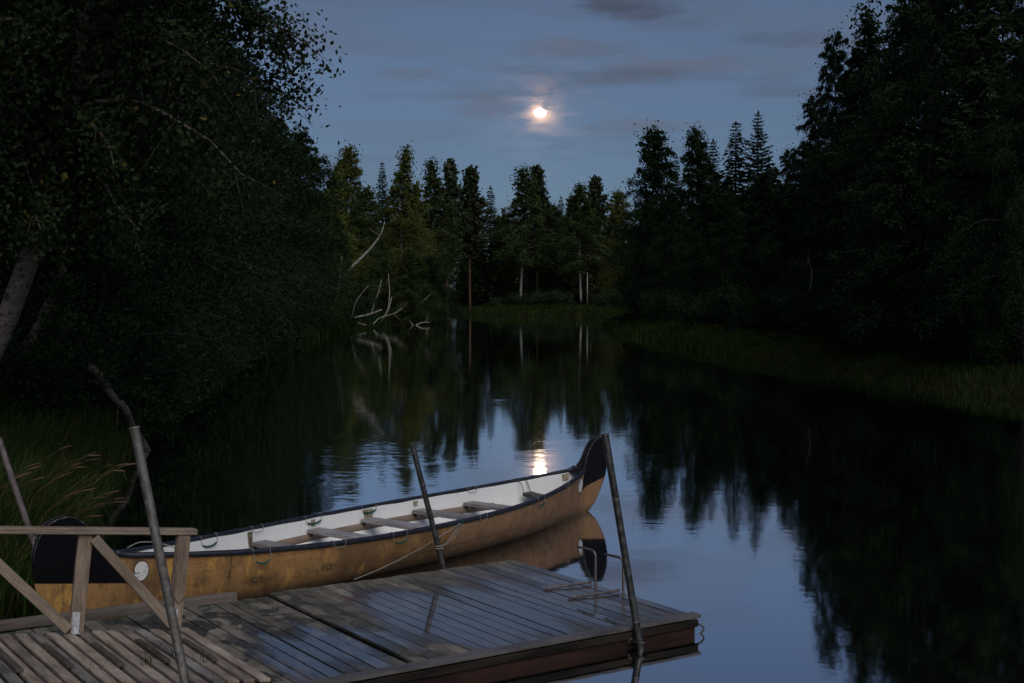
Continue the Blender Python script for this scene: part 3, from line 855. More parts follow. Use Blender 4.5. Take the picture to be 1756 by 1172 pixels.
# seats, seat rails, cleats
tw = wood('thwart_wood', (.170, .155, .155), (.370, .345, .345), 'y', .42)
tr = wood('seat_rail_wood', (.150, .105, .080), (.280, .205, .155), 'x', .7)
for X in (-1.58, -.65, .26, 1.14, 2.0):
    z = .315
    wv_ = float(half(np.array(X), np.array((z - zbot(X)) / (ztop(X) - zbot(X))), .05))
    bm = bmesh.new(); add_box(bm, (0, 0, 0), (.205, 2 * wv_, .044), .004)
    t_ = link('thwart', bm_mesh('thwart', bm, [tw]), canoe, (X, 0, z), (0, 0, random.uniform(-.01, .01)))
    for sgn in (-1, 1):
        bm = bmesh.new(); add_box(bm, (0, sgn * (wv_ - .05), -.045), (.09, .04, .056), .004)
        link('seat_bracket', bm_mesh('seat_bracket', bm, [tw]), t_)
for sgn in (-1, 1):
    X = np.linspace(-3.05, 2.42, 60)
    rows = []
    for x_ in X:
        zc = .238
        ring_ = []
        for (dy_, dz_) in ((.012, -.050), (.034, -.050), (.034, .040), (.012, .040)):
            zz_ = zc + dz_
            yv = float(half(np.array(x_), np.array((zc - zbot(x_)) / (ztop(x_) - zbot(x_))), .022)) - dy_ + .016
            ring_.append((x_, sgn * yv, zz_))
        rows.append(ring_)
    V = np.array(rows).reshape(-1, 3); i = np.arange(len(X) - 1)[:, None] * 4; j = np.arange(4)[None]
    Q = np.stack([i + j, i + (j + 1) % 4, i + 4 + (j + 1) % 4, i + 4 + j], -1).reshape(-1, 4)
    Q = np.vstack([Q, [[0, 1, 2, 3]], [[len(V) - 4, len(V) - 3, len(V) - 2, len(V) - 1]]])
    link('seat_rail', mesh_np('seat_rail', V, Q, [tr]), canoe)
# short ribs / patches on the inner far wall under the gunwale
pm_ = mottled('rib_patch', (.20, .15, .09), (.40, .34, .24), 22, .8)
for X, wd, hh in ((-1.68, .085, .17), (-.62, .07, .085), (.32, .17, .15), (1.14, .08, .07), (3.62, .12, .10), (-1.68, .085, .17)):
    rows = []
    for a_ in np.linspace(-.5, .5, 4):
        for tz in np.linspace(0, 1, 4):
            x_ = X + a_ * wd * (1 - .25 * tz); z_ = float(ztop(x_)) - .02 - tz * hh
            y_ = float(half(np.array(x_), np.array((z_ - zbot(x_)) / (ztop(x_) - zbot(x_))), .022)) - .006
            rows.append((x_, y_, z_))
    Q = [[r_ * 4 + c_, r_ * 4 + c_ + 1, (r_ + 1) * 4 + c_ + 1, (r_ + 1) * 4 + c_] for r_ in range(3) for c_ in range(3)]
    link('rib', mesh_np('rib', rows, Q, [pm_]), canoe)
# hanging bow seat
bm = bmesh.new()
sx, sy = .20, .27
vs = []
for a_ in np.linspace(-1, 1, 7):
    for b_ in np.linspace(-1, 1, 7):
        vs.append(bm.verts.new((2.92 + a_ * sx * .5, b_ * sy, .385 - .035 * (1 - b_ * b_) * (1 - .3 * a_))))
for r_ in range(6):
    for c_ in range(6): bm.faces.new((vs[r_ * 7 + c_], vs[r_ * 7 + c_ + 1], vs[(r_ + 1) * 7 + c_ + 1], vs[(r_ + 1) * 7 + c_]))
ex_ = bmesh.ops.extrude_face_region(bm, geom=list(bm.faces))
bmesh.ops.translate(bm, vec=(0, 0, -.04), verts=[v for v in ex_['geom'] if isinstance(v, bmesh.types.BMVert)])
bs = link('bow_seat', bm_mesh('bow_seat', bm, [mottled('seat_dark', (.022, .026, .026), (.055, .06, .06), 14, .5)], True), canoe)
for sgn in (-1, 1):
    for dx_ in (-.08, .06):
        X = 2.92 + dx_
        P = smooth_path([(X, sgn * sy * .97, .38), (X + .012, sgn * (sy + .05), .50), (X + .02, sgn * (float(wtop(X)) + .02), float(ztop(X)) + .034)], 8)
        tube_obj('seat_cord', P, .006, M['rope_dark'], bs, 5)
# grab loops: two thin cords round the gunwale and a green hose between them
def loop(X0, X1, sgn, drop, hose=True, inner=False):
    root = None
    xm = (X0 + X1) / 2
    s_in = -1 if inner else 1
    def gp(X, o, zz): return (X, sgn * (float(wtop(X)) + s_in * o), float(ztop(X)) + zz)
    pts = [gp(X0, .034, -.02), gp(X0 + .01, .036, -.02 - drop * .7), gp(X0 + (X1 - X0) * .3, .040, -.03 - drop), gp(X0 + (X1 - X0) * .7, .040, -.03 - drop * .95), gp(X1 - .01, .036, -.02 - drop * .6), gp(X1, .034, -.015)]
    P = smooth_path(pts, 30)
    o = tube_obj('grab_cord', P, .0034, M['rope'], canoe, 5)
    for X in (X0, X1):
        c = np.array(gp(X, 0, .006)); a_ = np.linspace(0, 2 * PI, 13)
        ringp = np.stack([np.full(13, X), c[1] + .032 * np.cos(a_), c[2] + .032 * np.sin(a_)], 1)
        V, Q = tube(ringp, .0036, 5, cap=False)
        link('cord_band', mesh_np('cord_band', V, Q, [M['rope']], True), o)
    if hose:
        k0, k1 = int(len(P) * .28), int(len(P) * .80)
        tube_obj('green_hose', P[k0:k1], .0105, M['green_hose'], o, 7)
    return o
loop(-2.62, -2.44, -1, .085)
loop(-.88, -.67, -1, .055)
loop(1.95, 2.13, -1, .045)
loop(2.86, 2.96, -1, .03, False)
loop(.60, .74, -1, .004, False)
loop(-1.69, -1.54, -1, .004, False)
loop(-2.49, -2.23, 1, .055, True, True)
loop(-.74, -.48, 1, .035, True, True)
loop(.22, .46, 1, .03, True, True)
loop(-1.64, -1.46, 1, .004, False, True)
loop(2.03, 2.18, 1, .004, False, True)
# bolts
for X, z in ((-2.55, .21), (-1.72, .235), (.05, .2)):
    y_ = -float(half(np.array(X), np.array((z - zbot(X)) / (ztop(X) - zbot(X)))))
    bm = bmesh.new(); bmesh.ops.create_icosphere(bm, subdivisions=2, radius=.011)
    link('bolt', bm_mesh('bolt', bm, [M['galv']], True), canoe, (X, y_, z))
# painted emblems: outline drawn in (x, z), wrapped on to the hull side
def emblem(pts, off, m, name, sgn=-1):
    bm = bmesh.new()
    vs = []
    for (X, z) in pts:
        t = (z - zbot(X)) / (ztop(X) - zbot(X))
        vs.append(bm.verts.new((X, sgn * (float(half(np.array(X), np.array(t))) + off), z)))
    f = bm.faces.new(vs)
    return link(name, bm_mesh(name, bm, [m]), canoe)
def comma(cx, cz, sx_, sz_, grow=0.0):
    pts = []
    for a_ in np.linspace(-150, 175, 34):
        r_ = R(a_)
        pts.append((cx + (sx_ + grow) * math.cos(r_), cz + (sz_ + grow) * math.sin(r_) * (1.0 if a_ > 0 else 1.08)))
    g = grow
    # tail that curls to the lower left
    pts += [(cx - sx_ * .80 - g * .4, cz - sz_ * .22 + g * .2), (cx - sx_ * 1.05, cz - sz_ * .16 + g), (cx - sx_ * 1.75 - g, cz + sz_ * .02 + g), (cx - sx_ * 1.35 - g, cz - sz_ * .55), (cx - sx_ * 1.05 - g, cz - sz_ * .82 - g * .5)]
    return pts
for sgn in (-1, 1):
    emblem(comma(-3.690, .455, .064, .092, .008), .0035, M['black_paint'], 'emblem_outline', sgn)
    emblem(comma(-3.690, .455, .064, .092, .0), .006, M['white_paint'], 'emblem', sgn)
    el_ = [(3.605 + .105 * math.cos(a_), .430 + .098 * math.sin(a_)) for a_ in np.linspace(0, 2 * PI, 30, endpoint=False)]
    eo_ = [(3.605 + .115 * math.cos(a_), .430 + .106 * math.sin(a_)) for a_ in np.linspace(0, 2 * PI, 30, endpoint=False)]
    emblem(eo_, .0035, M['black_paint'], 'emblem_outline', sgn)
    emblem(el_, .006, M['white_paint'], 'emblem', sgn)
cp_ = [(-3.735, -.0, .44)]
Ps = [(X, -(float(half(np.array(X), np.array((z - zbot(X)) / (ztop(X) - zbot(X))))) + .007), z) for X, z in ((-3.80, .452), (-3.765, .437), (-3.735, .433), (-3.705, .438))]
tube_obj('emblem_curl', smooth_path(Ps, 12), .0035, M['black_paint'], canoe, 5)
# loose cord lying over the stern gunwale
Pc = smooth_path([(-3.72, .06, .66), (-3.6, .02, .70), (-3.45, -.05, .68), (-3.30, -.13, .62), (-3.18, -.18, .56)], 24)
tube_obj('stern_cord', Pc, .006, M['rope'], canoe, 6)

# ------------------------------------------------------------------ mooring rope
c2w = Matrix.Translation((CX, CY, 0)) @ Matrix.Rotation(CTH, 4, 'Z')
def cw_(X, y, z): return c2w @ Vector((X, y, z))
Xr = .22
knot = cw_(Xr, -(float(wtop(Xr)) + .03), float(ztop(Xr)) - .0)
pole_tie = at(753, 940, fm.y)
end = dock_pt(1.95, -.03, DTOP + .012)
rp = empty('mooring_rope', knot)
tag(rp, 'thin pale rope from the canoe gunwale to the dock and pole', 'rope')
def rel(*ps): return [Vector(p) - knot for p in ps]
def sagged(a, b_, sag, n=20):
    a, b_ = Vector(a), Vector(b_)
    return [a.lerp(b_, t) - Vector((0, 0, sag * 4 * t * (1 - t))) - knot for t in np.linspace(0, 1, n)]
tube_obj('dock_line', sagged(knot, end, .05), .0052, M['rope'], rp, 6)
tube_obj('pole_line', sagged(knot, pole_tie + Vector((.03, .03, 0)), .02), .0048, M['rope'], rp, 6)
tube_obj('pole_line', sagged(knot + Vector((.02, 0, -.01)), pole_tie + Vector((.035, .02, .02)), .05), .0048, M['rope'], rp, 6)
hitch = [pole_tie + Vector((.040 * math.cos(a_), .040 * math.sin(a_), .004 * a_ - .02)) - knot for a_ in np.linspace(0, 4.2 * PI, 44)]
tube_obj('hitch', hitch, .0075, M['rope'], rp, 6)
kn = [Vector((.025 * math.cos(a_), .02 * math.sin(a_ * 1.5), .035 * math.sin(a_))) for a_ in np.linspace(0, 4 * PI, 40)]
tube_obj('knot', kn, .0075, M['green_hose'], rp, 6)

# ------------------------------------------------------------------ vegetation builders
def leaves(C, size, rng, aspect=.62, tilt=None):
    """one small kite-shaped quad for each centre"""
    n = len(C)
    a = rng.normal(size=(n, 3)); 
    if tilt is not None: a = a * (1 - abs(tilt)) + np.array([0, 0, -1.0]) * tilt * 1.6
    a /= np.linalg.norm(a, axis=1)[:, None] + 1e-9
    b_ = rng.normal(size=(n, 3)); b_ -= (b_ * a).sum(1)[:, None] * a
    b_ /= np.linalg.norm(b_, axis=1)[:, None] + 1e-9
    s = size * rng.uniform(.65, 1.3, n)[:, None]
    V = np.stack([C - a * s * .5, C + b_ * s * aspect * .5 - a * s * .08, C + a * s * .5, C - b_ * s * aspect * .5 - a * s * .08], 1).reshape(-1, 3)
    Q = np.arange(4 * n).reshape(-1, 4)
    return V, Q

def broadleaf(seed, H, base, Rc, nb, ntw, nl, leaf, droop=.5, up=.55, lean=(0, 0), tr_=.12, overhang=None, spread=.5, shape=.6, twigs=False, aspect=.62, topw=.12, clump=.10, wob=.02, sat=0, inner=0, twl=1.0):
    rng = np.random.default_rng(seed)
    tz = np.linspace(0, 1, 14)
    ph = rng.uniform(0, 6.28, 2)
    tp = np.stack([lean[0] * tz ** 1.2 + wob * H * np.sin(tz * 5 + ph[0]) * tz, lean[1] * tz ** 1.2 + wob * H * np.sin(tz * 4 + ph[1]) * tz, tz * H], 1)
    if sat: tp[:, 0] += (1 - np.exp(-3 * tz)) * sat
    rad = tr_ * (1 - tz * .93) ** .8 + .008
    rad[0] *= 1.25
    parts = [tube(tp, rad, 8)]
    t = base + (1 - base) * (np.arange(nb) + rng.uniform(.1, .9, nb)) / nb
    q = (t - base) / (1 - base)
    az_ = np.arange(nb) * 2.39996 + rng.normal(0, .35, nb)
    ln = Rc * (topw + (1 - topw) * (1 - q) ** shape) * np.minimum(1, .45 + q * 3) * rng.uniform(.65, 1.15, nb)
    dh = np.stack([np.cos(az_), np.sin(az_)], 1)
    if overhang is not None:
        ln *= 1 + .75 * np.clip(dh @ np.array(overhang), -.45, 1)
    start = np.stack([np.interp(t, tz, tp[:, k]) for k in range(3)], 1)
    upv = up * (.55 + .9 * q) * rng.uniform(.7, 1.3, nb)
    s = np.linspace(0, 1, 7)
    B = start[:, None] + ln[:, None, None] * (s[None, :, None] * np.concatenate([dh, upv[:, None]], 1)[:, None] - np.array([0, 0, 1.0]) * (droop * (s ** 2.2))[None, :, None])
    B[:, :, :2] += np.cumsum(rng.normal(0, .03, (nb, 7, 2)), 1) * ln[:, None, None]
    for i in range(nb):
        parts.append(tube(B[i], (tr_ * .34 * (1 - .5 * q[i])) * (1 - s * .9) + .004, 4, False))
    # twigs
    m = nb * ntw
    bi = np.repeat(np.arange(nb), ntw)
    st = rng.uniform(.12, 1, m) ** .75
    f = st * 6; k0 = np.minimum(f.astype(int), 5); fr_ = (f - k0)[:, None]
    T0 = B[bi, k0] * (1 - fr_) + B[bi, k0 + 1] * fr_
    tdir = rng.normal(size=(m, 3)) * spread + np.concatenate([dh, np.zeros((nb, 1))], 1)[bi] * .35 + np.array([0, 0, -1.0]) * droop * 1.1 + np.array([0, 0, .25])
    tdir /= np.linalg.norm(tdir, axis=1)[:, None]
    tl = twl * (.10 + .20 * rng.random(m)) * np.maximum(ln[bi], .06 * Rc) * (1.15 - .35 * st) * (1.1 - .5 * q[bi])
    if twigs:
        for i in range(0, m, 2):
            parts.append(tube(np.stack([T0[i], T0[i] + tdir[i] * tl[i] * .5 - np.array([0, 0, .02]), T0[i] + tdir[i] * tl[i] - np.array([0, 0, .08 * tl[i]])]), [.006, .004, .002], 3, False))
    li = np.repeat(np.arange(m), nl)
    u_ = rng.random(m * nl)[:, None]
    C = T0[li] + tdir[li] * tl[li][:, None] * u_ + np.clip(rng.normal(0, clump, (m * nl, 3)), -1.9 * clump, 1.9 * clump) * tl[li][:, None] * 1.6 - np.array([0, 0, 1]) * (droop * .35 * tl[li] * u_[:, 0] ** 2)[:, None]
    LV, LQ = leaves(C, leaf, rng, aspect, .3 if droop > .3 else None)
    if inner:
        bi = rng.integers(0, nb, inner); f = rng.uniform(.0, .8, inner) * 6; k0 = np.minimum(f.astype(int), 5); ff = (f - k0)[:, None]
        C2 = B[bi, k0] * (1 - ff) + B[bi, k0 + 1] * ff + rng.normal(0, .09 * Rc, (inner, 3)) - np.array([0, 0, .05 * Rc])
        LV, LQ = join([(LV, LQ), leaves(C2, leaf * 1.6, rng, .8)])
    return join(parts), (LV, LQ)

def spruce(seed, H, Rc, base=.06, dens=1.0, quad=.34):
    rng = np.random.default_rng(seed)
    tz = np.linspace(0, 1, 8)
    parts = [tube(np.stack([0 * tz, 0 * tz, tz * H], 1), .011 * H * (1 - tz * .96) + .006, 7)]
    A, D = [], []
    z = base * H
    while z < H * .985:
        q = z / H
        L0 = Rc * ((1 - q) ** .85) + .10
        nb = int(rng.integers(5, 9))
        a0 = rng.uniform(0, 6.28)
        for k in range(nb):
            if rng.random() < .08: continue
            L = L0 * rng.uniform(.6, 1.2)
            a = a0 + k * 2 * PI / nb + rng.normal(0, .2)
            dh = np.array([math.cos(a), math.sin(a), 0])
            m = max(2, int(L / .17 * dens))
            s = (np.arange(m) + rng.random(m)) / m
            sag = -.34 * (1 - .75 * q)
            zz = sag * L * s + (.26 * L) * s ** 2.4 + .30 * L * s * q
            C = np.array([0, 0, z]) + dh * (L * s)[:, None] + np.array([0, 0, 1.0]) * zz[:, None]
            if q < .8: parts.append(tube(np.array([[0, 0, z], [*(dh[:2] * L * .5), z + sag * L * .5 + .04 * L], [*(dh[:2] * L), z + sag * L + .26 * L]]), [.018, .011, .004], 3, False))
            side = np.array([-dh[1], dh[0], 0])
            for sg in (-1, 0, 1):
                A.append(C + rng.normal(0, .03, C.shape))
                d = dh * .75 + side * sg * rng.uniform(.5, 1.0, (m, 1)) + np.array([0, 0, -1.0]) * rng.uniform(.1, .65, (m, 1))
                D.append(d * (quad * rng.uniform(.6, 1.15, (m, 1)) * (.5 + .5 * min(1, L / 1.2))))
        z += .26 + .14 * (1 - q) + rng.uniform(-.05, .08)
    A.append(np.array([[0, 0, H * .97]] * 3)); D.append(np.array([[.05, 0, .5], [-.04, .03, .45], [0, -.05, .55]]))
    A = np.vstack(A); D = np.vstack(D)
    n = len(A)
    wv_ = np.cross(D, rng.normal(size=(n, 3))); wv_ /= np.linalg.norm(wv_, axis=1)[:, None] + 1e-9
    wd = (np.linalg.norm(D, axis=1) * .19)[:, None]
    V = np.stack([A, A + D * .45 + wv_ * wd, A + D, A + D * .45 - wv_ * wd], 1).reshape(-1, 3)
    return join(parts), (V, np.arange(4 * n).reshape(-1, 4))

def bush(seed, H, Rc, n, leaf, stems=7, aspect=.5, dead=False):
    rng = np.random.default_rng(seed)
    parts = []; C = []
    for k in range(stems):
        a = k * 2.4 + rng.normal(0, .3); r_ = Rc * rng.uniform(.35, 1.0)
        h_ = H * rng.uniform(.6, 1.0)
        e = np.array([math.cos(a) * r_, math.sin(a) * r_, h_])
        P = np.array([[.1 * math.cos(a), .1 * math.sin(a), -.15], e * [.35, .35, .55], e])
        parts.append(tube(smooth_path(P, 8), np.linspace(.035, .008, 8), 5, False))
        Pn = smooth_path(P, 8)
        for j in range(9):
            f = rng.uniform(.25, 1); c0 = Pn[int(f * 7)]
            d = rng.normal(size=3) * [1, 1, .6] + np.array([math.cos(a), math.sin(a), -.1]) * .6
            d /= np.linalg.norm(d); L = rng.uniform(.25, .6) * Rc
            m = n // (stems * 9)
            C.append(c0 + d * L * rng.random((m, 1)) + rng.normal(0, .12 * Rc, (m, 3)) * [1, 1, .7])
    C = np.vstack(C); C[:, 2] = np.abs(C[:, 2])
    return join(parts), leaves(C, leaf, rng, aspect)

LIB = {}
def lib(key, geo, bark, leaf):
    (tv, tq), (lv, lq) = geo
    LIB[key] = (mesh_np('trunk', tv, tq, [M[bark]], True), mesh_np('crown', lv, lq, [M[leaf]]), tv, tq, lv, lq)

def plant(key, name, x, y, label, cat='tree', group=None, scale=1.0, zs=None, rot=None, z=None, parts=('trunk', 'crown'), tilt=(0, 0), leaf=None):
    o = empty(name, (x, y, (gz(x, y) if z is None else z) - .05))
    o.rotation_euler = (tilt[0], tilt[1], random.uniform(0, 6.28) if rot is None else rot)
    o.scale = (scale, scale, zs if zs else scale)
    tr, cr = LIB[key][:2]
    link(parts[0], tr, o)
    c_ = link(parts[1], cr, o)
    if leaf:   # same mesh, its own foliage material
        c_.material_slots[0].link = 'OBJECT'; c_.material_slots[0].material = M[leaf]
    tag(o, label, cat, group)
    return o

random.seed(11)
# name                seed  H   base  R   nb  ntw nl leaf
lib('near_birch', broadleaf(3, 13.0, .26, 2.9, 92, 24, 62, .080, .60, .55, (.3, 0.3), .165, (.15, -.3), .55, .45, True, topw=.3, clump=.14, sat=2.6, inner=7000, twl=1.35), 'near_bark', 'leaf_near')
lib('bank_alder', broadleaf(5, 12.0, .05, 3.4, 80, 16, 40, .11, .42, .45, (.8, 0), .13, (.6, -.2), .6, .7, False, topw=.15, clump=.17, inner=5000, twl=1.6), 'alder_bark', 'leaf_alder')
lib('tall_birch', broadleaf(8, 20.0, .20, 4.6, 92, 15, 46, .145, .70, .85, (.4, .3), .14, None, .5, 1.0, topw=.02, clump=.20, inner=5000, twl=1.5), 'birch_bark', 'leaf_birch')
lib('slim_birch', broadleaf(9, 18.0, .30, 4.3, 80, 13, 46, .14, .80, .9, (.5, .2), .12, None, .5, 1.0, topw=.02, clump=.19, inner=4000, twl=1.4), 'birch_bark', 'leaf_birch')
lib('wide_birch', broadleaf(12, 17.0, .08, 5.4, 92, 15, 46, .145, .62, .75, (.2, .5), .12, None, .55, .75, topw=.05, clump=.19, inner=7000, twl=1.4), 'alder_bark', 'leaf_birch')
lib('big_birch', broadleaf(17, 22.0, .06, 5.2, 120, 16, 66, .115, .70, .72, (.5, .0), .16, None, .5, .62, topw=.10, clump=.17, inner=5000, twl=1.4), 'alder_bark', 'leaf_alder')
lib('spruce_a', spruce(1, 18.0, 2.6, dens=1.25, quad=.44), 'spruce_bark', 'needle_spruce')
lib('spruce_b', spruce(2, 16.0, 2.1, dens=1.25, quad=.44), 'spruce_bark', 'needle_spruce')
lib('spruce_c', spruce(4, 20.0, 3.3, dens=2.0, quad=.34), 'spruce_bark', 'needle_spruce')
lib('pine_a', broadleaf(31, 18.0, .40, 3.6, 52, 14, 34, .28, .08, .42, (.3, .1), .15, None, .6, .80, topw=.03, aspect=.34, clump=.17, twl=1.3, inner=4000), 'pine_bark', 'needle_pine')
lib('pine_b', broadleaf(32, 17.0, .36, 3.1, 56, 13, 34, .28, .06, .5, (.1, .2), .13, None, .6, .90, topw=.02, aspect=.34, clump=.17, twl=1.3, inner=4000), 'pine_bark', 'needle_pine')
lib('alder_bush', bush(41, 4.2, 2.3, 9000, .15, 9), 'alder_bark', 'leaf_alder')
lib('willow_bush', bush(42, 2.6, 1.9, 8000, .12, 9, .35), 'alder_bark', 'leaf_willow')
lib('low_shrub', bush(43, 1.3, 1.2, 4500, .10, 7, .5), 'alder_bark', 'leaf_willow')

def tree_at(px, top, Y, key, H, name, label, group=None, **kw):
    """tree whose top shows at photo pixel (px, top) when it stands Y metres away"""
    P = at(px, top, Y)
    z0 = gz(P.x, Y)
    s = (P.z - z0) / H
    return plant(key, name, P.x, Y, label, 'tree', group, scale=s * kw.pop('wide', 1.0), zs=s, **kw)

# ---- far end of the river
G = 'trees at the far end of the river'
tree_at(893, 288, 186, 'slim_birch', 18, 'birch_tree', 'slender birch with a bare white trunk in the centre beneath the moon', G, wide=1.45, rot=.4)
tree_at(922, 288, 196, 'pine_b', 17, 'pine_tree', 'pine with a ragged top close behind the white trunked centre birch', G, wide=1.0)
tree_at(997, 316, 184, 'slim_birch', 18, 'birch_tree', 'birch with a leaning white trunk beside the pale post', G, wide=1.5, rot=2.1)
tree_at(1022, 306, 192, 'pine_a', 18, 'pine_tree', 'pine with a reddish trunk right of the pale post', G)
tree_at(980, 338, 190, 'pine_b', 17, 'pine_tree', 'low pine with a thin reddish trunk left of the pale post', G)
tree_at(1062, 330, 188, 'wide_birch', 17, 'birch_tree', 'small yellow green birch right of the pale post before the dark spruces', G, leaf='leaf_gold')
tree_at(962, 335, 200, 'spruce_b', 16, 'spruce_tree', 'short spruce between the two white trunked birches at the far end', G)
tree_at(768, 279, 182, 'pine_b', 17, 'pine_tree', 'tallest of the dark pines left of the centre birch', G, wide=.95)
tree_at(806, 290, 186, 'pine_a', 18, 'pine_tree', 'broad dark pine in the middle of the far pine group', G, wide=1.05)
tree_at(841, 318, 190, 'spruce_b', 16, 'spruce_tree', 'small pointed conifer at the right end of the far pine group', G, wide=1.2)
tree_at(738, 274, 150, 'slim_birch', 18, 'birch_tree', 'tall thin weeping birch with white trunk left of the pines', G, wide=1.0, rot=1.2)
for px_, top_, Y_, k_, H_ in ((860, 400, 205, 'spruce_a', 18), (785, 395, 200, 'spruce_c', 20), (825, 415, 198, 'wide_birch', 17), (945, 400, 206, 'spruce_a', 18),
                              (1042, 385, 202, 'spruce_c', 20), (905, 380, 212, 'spruce_c', 20), (750, 400, 196, 'wide_birch', 17), (880, 430, 196, 'wide_birch', 17), (975, 430, 205, 'spruce_b', 16), (1010, 420, 204, 'wide_birch', 17), (855, 372, 202, 'wide_birch', 17), (945, 352, 204, 'wide_birch', 17)):
    tree_at(px_, top_, Y_, k_, H_, 'forest_tree', 'low dark tree in the shaded wood under the far pines', 'low trees of the far wood', wide=1.25)

# ---- birch thicket on the left bend
G = 'birches of the left bend'
tree_at(600, 254, 128, 'wide_birch', 17, 'birch_tree', 'bushy topped birch nearest the big left tree, olive green', G, wide=.85, leaf='leaf_gold')
tree_at(688, 252, 132, 'tall_birch', 20, 'birch_tree', 'tallest birch of the thicket on the left bend', G, wide=1.0, leaf='leaf_gold')
tree_at(655, 276, 136, 'spruce_a', 18, 'spruce_tree', 'spruce tops poking up beside the tallest thicket birch', G, wide=.9)
tree_at(568, 285, 112, 'tall_birch', 20, 'birch_tree', 'olive birch rising just behind the overhanging left trees', G, wide=1.2, leaf='leaf_gold')
tree_at(632, 322, 124, 'wide_birch', 17, 'birch_tree', 'lower birch filling the gap between the two tallest thicket birches', G, leaf='leaf_birch')
tree_at(716, 316, 138, 'wide_birch', 17, 'birch_tree', 'birch crown just left of the thin weeping birch', G, wide=.8, leaf='leaf_gold')
tree_at(545, 330, 98, 'wide_birch', 17, 'birch_tree', 'rounded birch hanging over the leaning white trunk', G, wide=1.0, leaf='leaf_birch')
tree_at(590, 380, 108, 'bank_alder', 12, 'alder_tree', 'dark alder beneath the olive birches on the bend', G)
tree_at(660, 390, 126, 'bank_alder', 12, 'alder_tree', 'dark alder behind the forked white stems', G, rot=3)
tree_at(740, 440, 131, 'wide_birch', 17, 'birch_tree', 'low bright leafy birch over the water at the tip of the bend', G, wide=1.6, leaf='leaf_willow')
tree_at(700, 430, 124, 'wide_birch', 17, 'birch_tree', 'small spreading birch above the driftwood', G, wide=1.5, leaf='leaf_birch')

# ---- right bank conifers and birches
G = 'trees on the right bank'
tree_at(1122, 224, 112, 'wide_birch', 17, 'birch_tree', 'leafy birch at the left end of the right bank wood', G, wide=.95, leaf='leaf_alder')
tree_at(1190, 224, 106, 'wide_birch', 17, 'birch_tree', 'pointed birch crown second in the right bank row', G, wide=.75, leaf='leaf_alder')
tree_at(1160, 262, 115, 'spruce_b', 16, 'spruce_tree', 'thin spruce spike between the first two right bank crowns', G, wide=.8)
tree_at(1223, 236, 104, 'spruce_b', 16, 'spruce_tree', 'narrow spruce spike left of the two tall spruces', G, wide=1.1)
tree_at(1262, 206, 100, 'spruce_a', 18, 'spruce_tree', 'tall spruce with a bare reddish lower trunk on the right bank', G, wide=1.35)
tree_at(1300, 187, 98, 'spruce_c', 20, 'spruce_tree', 'tallest wide branched spruce of the right bank row', G, wide=1.25)
tree_at(1350, 258, 84, 'big_birch', 22, 'birch_tree', 'dark crown stepping up toward the tall right trees', G)
tree_at(1392, 165, 76, 'big_birch', 22, 'birch_tree', 'dark birch on the sloping edge of the tall right trees', G, wide=.9)
tree_at(1432, 62, 66, 'big_birch', 22, 'birch_tree', 'tall birch at the left shoulder of the black right trees', G, wide=.72)
tree_at(1486, 14, 64, 'tall_birch', 20, 'birch_tree', 'tall right bank birch with a thin pale trunk', G, wide=.95, leaf='leaf_alder')
tree_at(1530, 60, 58, 'spruce_c', 20, 'spruce_tree', 'black spruce tucked behind the pale trunked right birch', G, wide=1.0)
tree_at(1600, -170, 54, 'big_birch', 22, 'birch_tree', 'huge black birch running out of the top of the frame', G)
tree_at(1685, -140, 50, 'spruce_c', 20, 'spruce_tree', 'huge black spruce at the right, its top out of frame', G, wide=1.1)
tree_at(1462, 95, 72, 'big_birch', 22, 'birch_tree', 'dark round crown filling the gap left of the pale trunked right birch', G, wide=.95, rot=1.0)
tree_at(1555, 0, 68, 'big_birch', 22, 'birch_tree', 'dark round crown between the pale trunked birch and the huge black birch', G, wide=1.0, rot=2.2)
tree_at(1645, -90, 60, 'big_birch', 22, 'birch_tree', 'broad black crown behind the huge spruce at the upper right', G, wide=1.05, rot=4.0)
tree_at(1720, -60, 56, 'big_birch', 22, 'birch_tree', 'dark crown behind the weeping birch at the right edge', G, wide=1.0, rot=5.1)
tree_at(1765, -60, 42, 'big_birch', 22, 'birch_tree', 'weeping birch at the right edge with sky through its twigs', G, wide=.8)
for px_, top_, Y_, k_, H_ in ((1110, 350, 104, 'bank_alder', 12), (1150, 330, 98, 'big_birch', 22), (1210, 320, 92, 'bank_alder', 12), (1250, 330, 88, 'big_birch', 22), (1290, 300, 80, 'bank_alder', 12),
                              (1335, 320, 74, 'bank_alder', 12), (1385, 300, 68, 'bank_alder', 12), (1440, 280, 60, 'bank_alder', 12), (1500, 250, 55, 'bank_alder', 12), (1570, 240, 50, 'bank_alder', 12), (1640, 230, 47, 'bank_alder', 12), (1715, 230, 44, 'bank_alder', 12)):
    tree_at(px_, top_, Y_, k_, H_, 'alder_tree', 'shaded alder in the dark lower wood of the right bank', 'alders under the right bank trees', wide=1.2, leaf='leaf_alder')

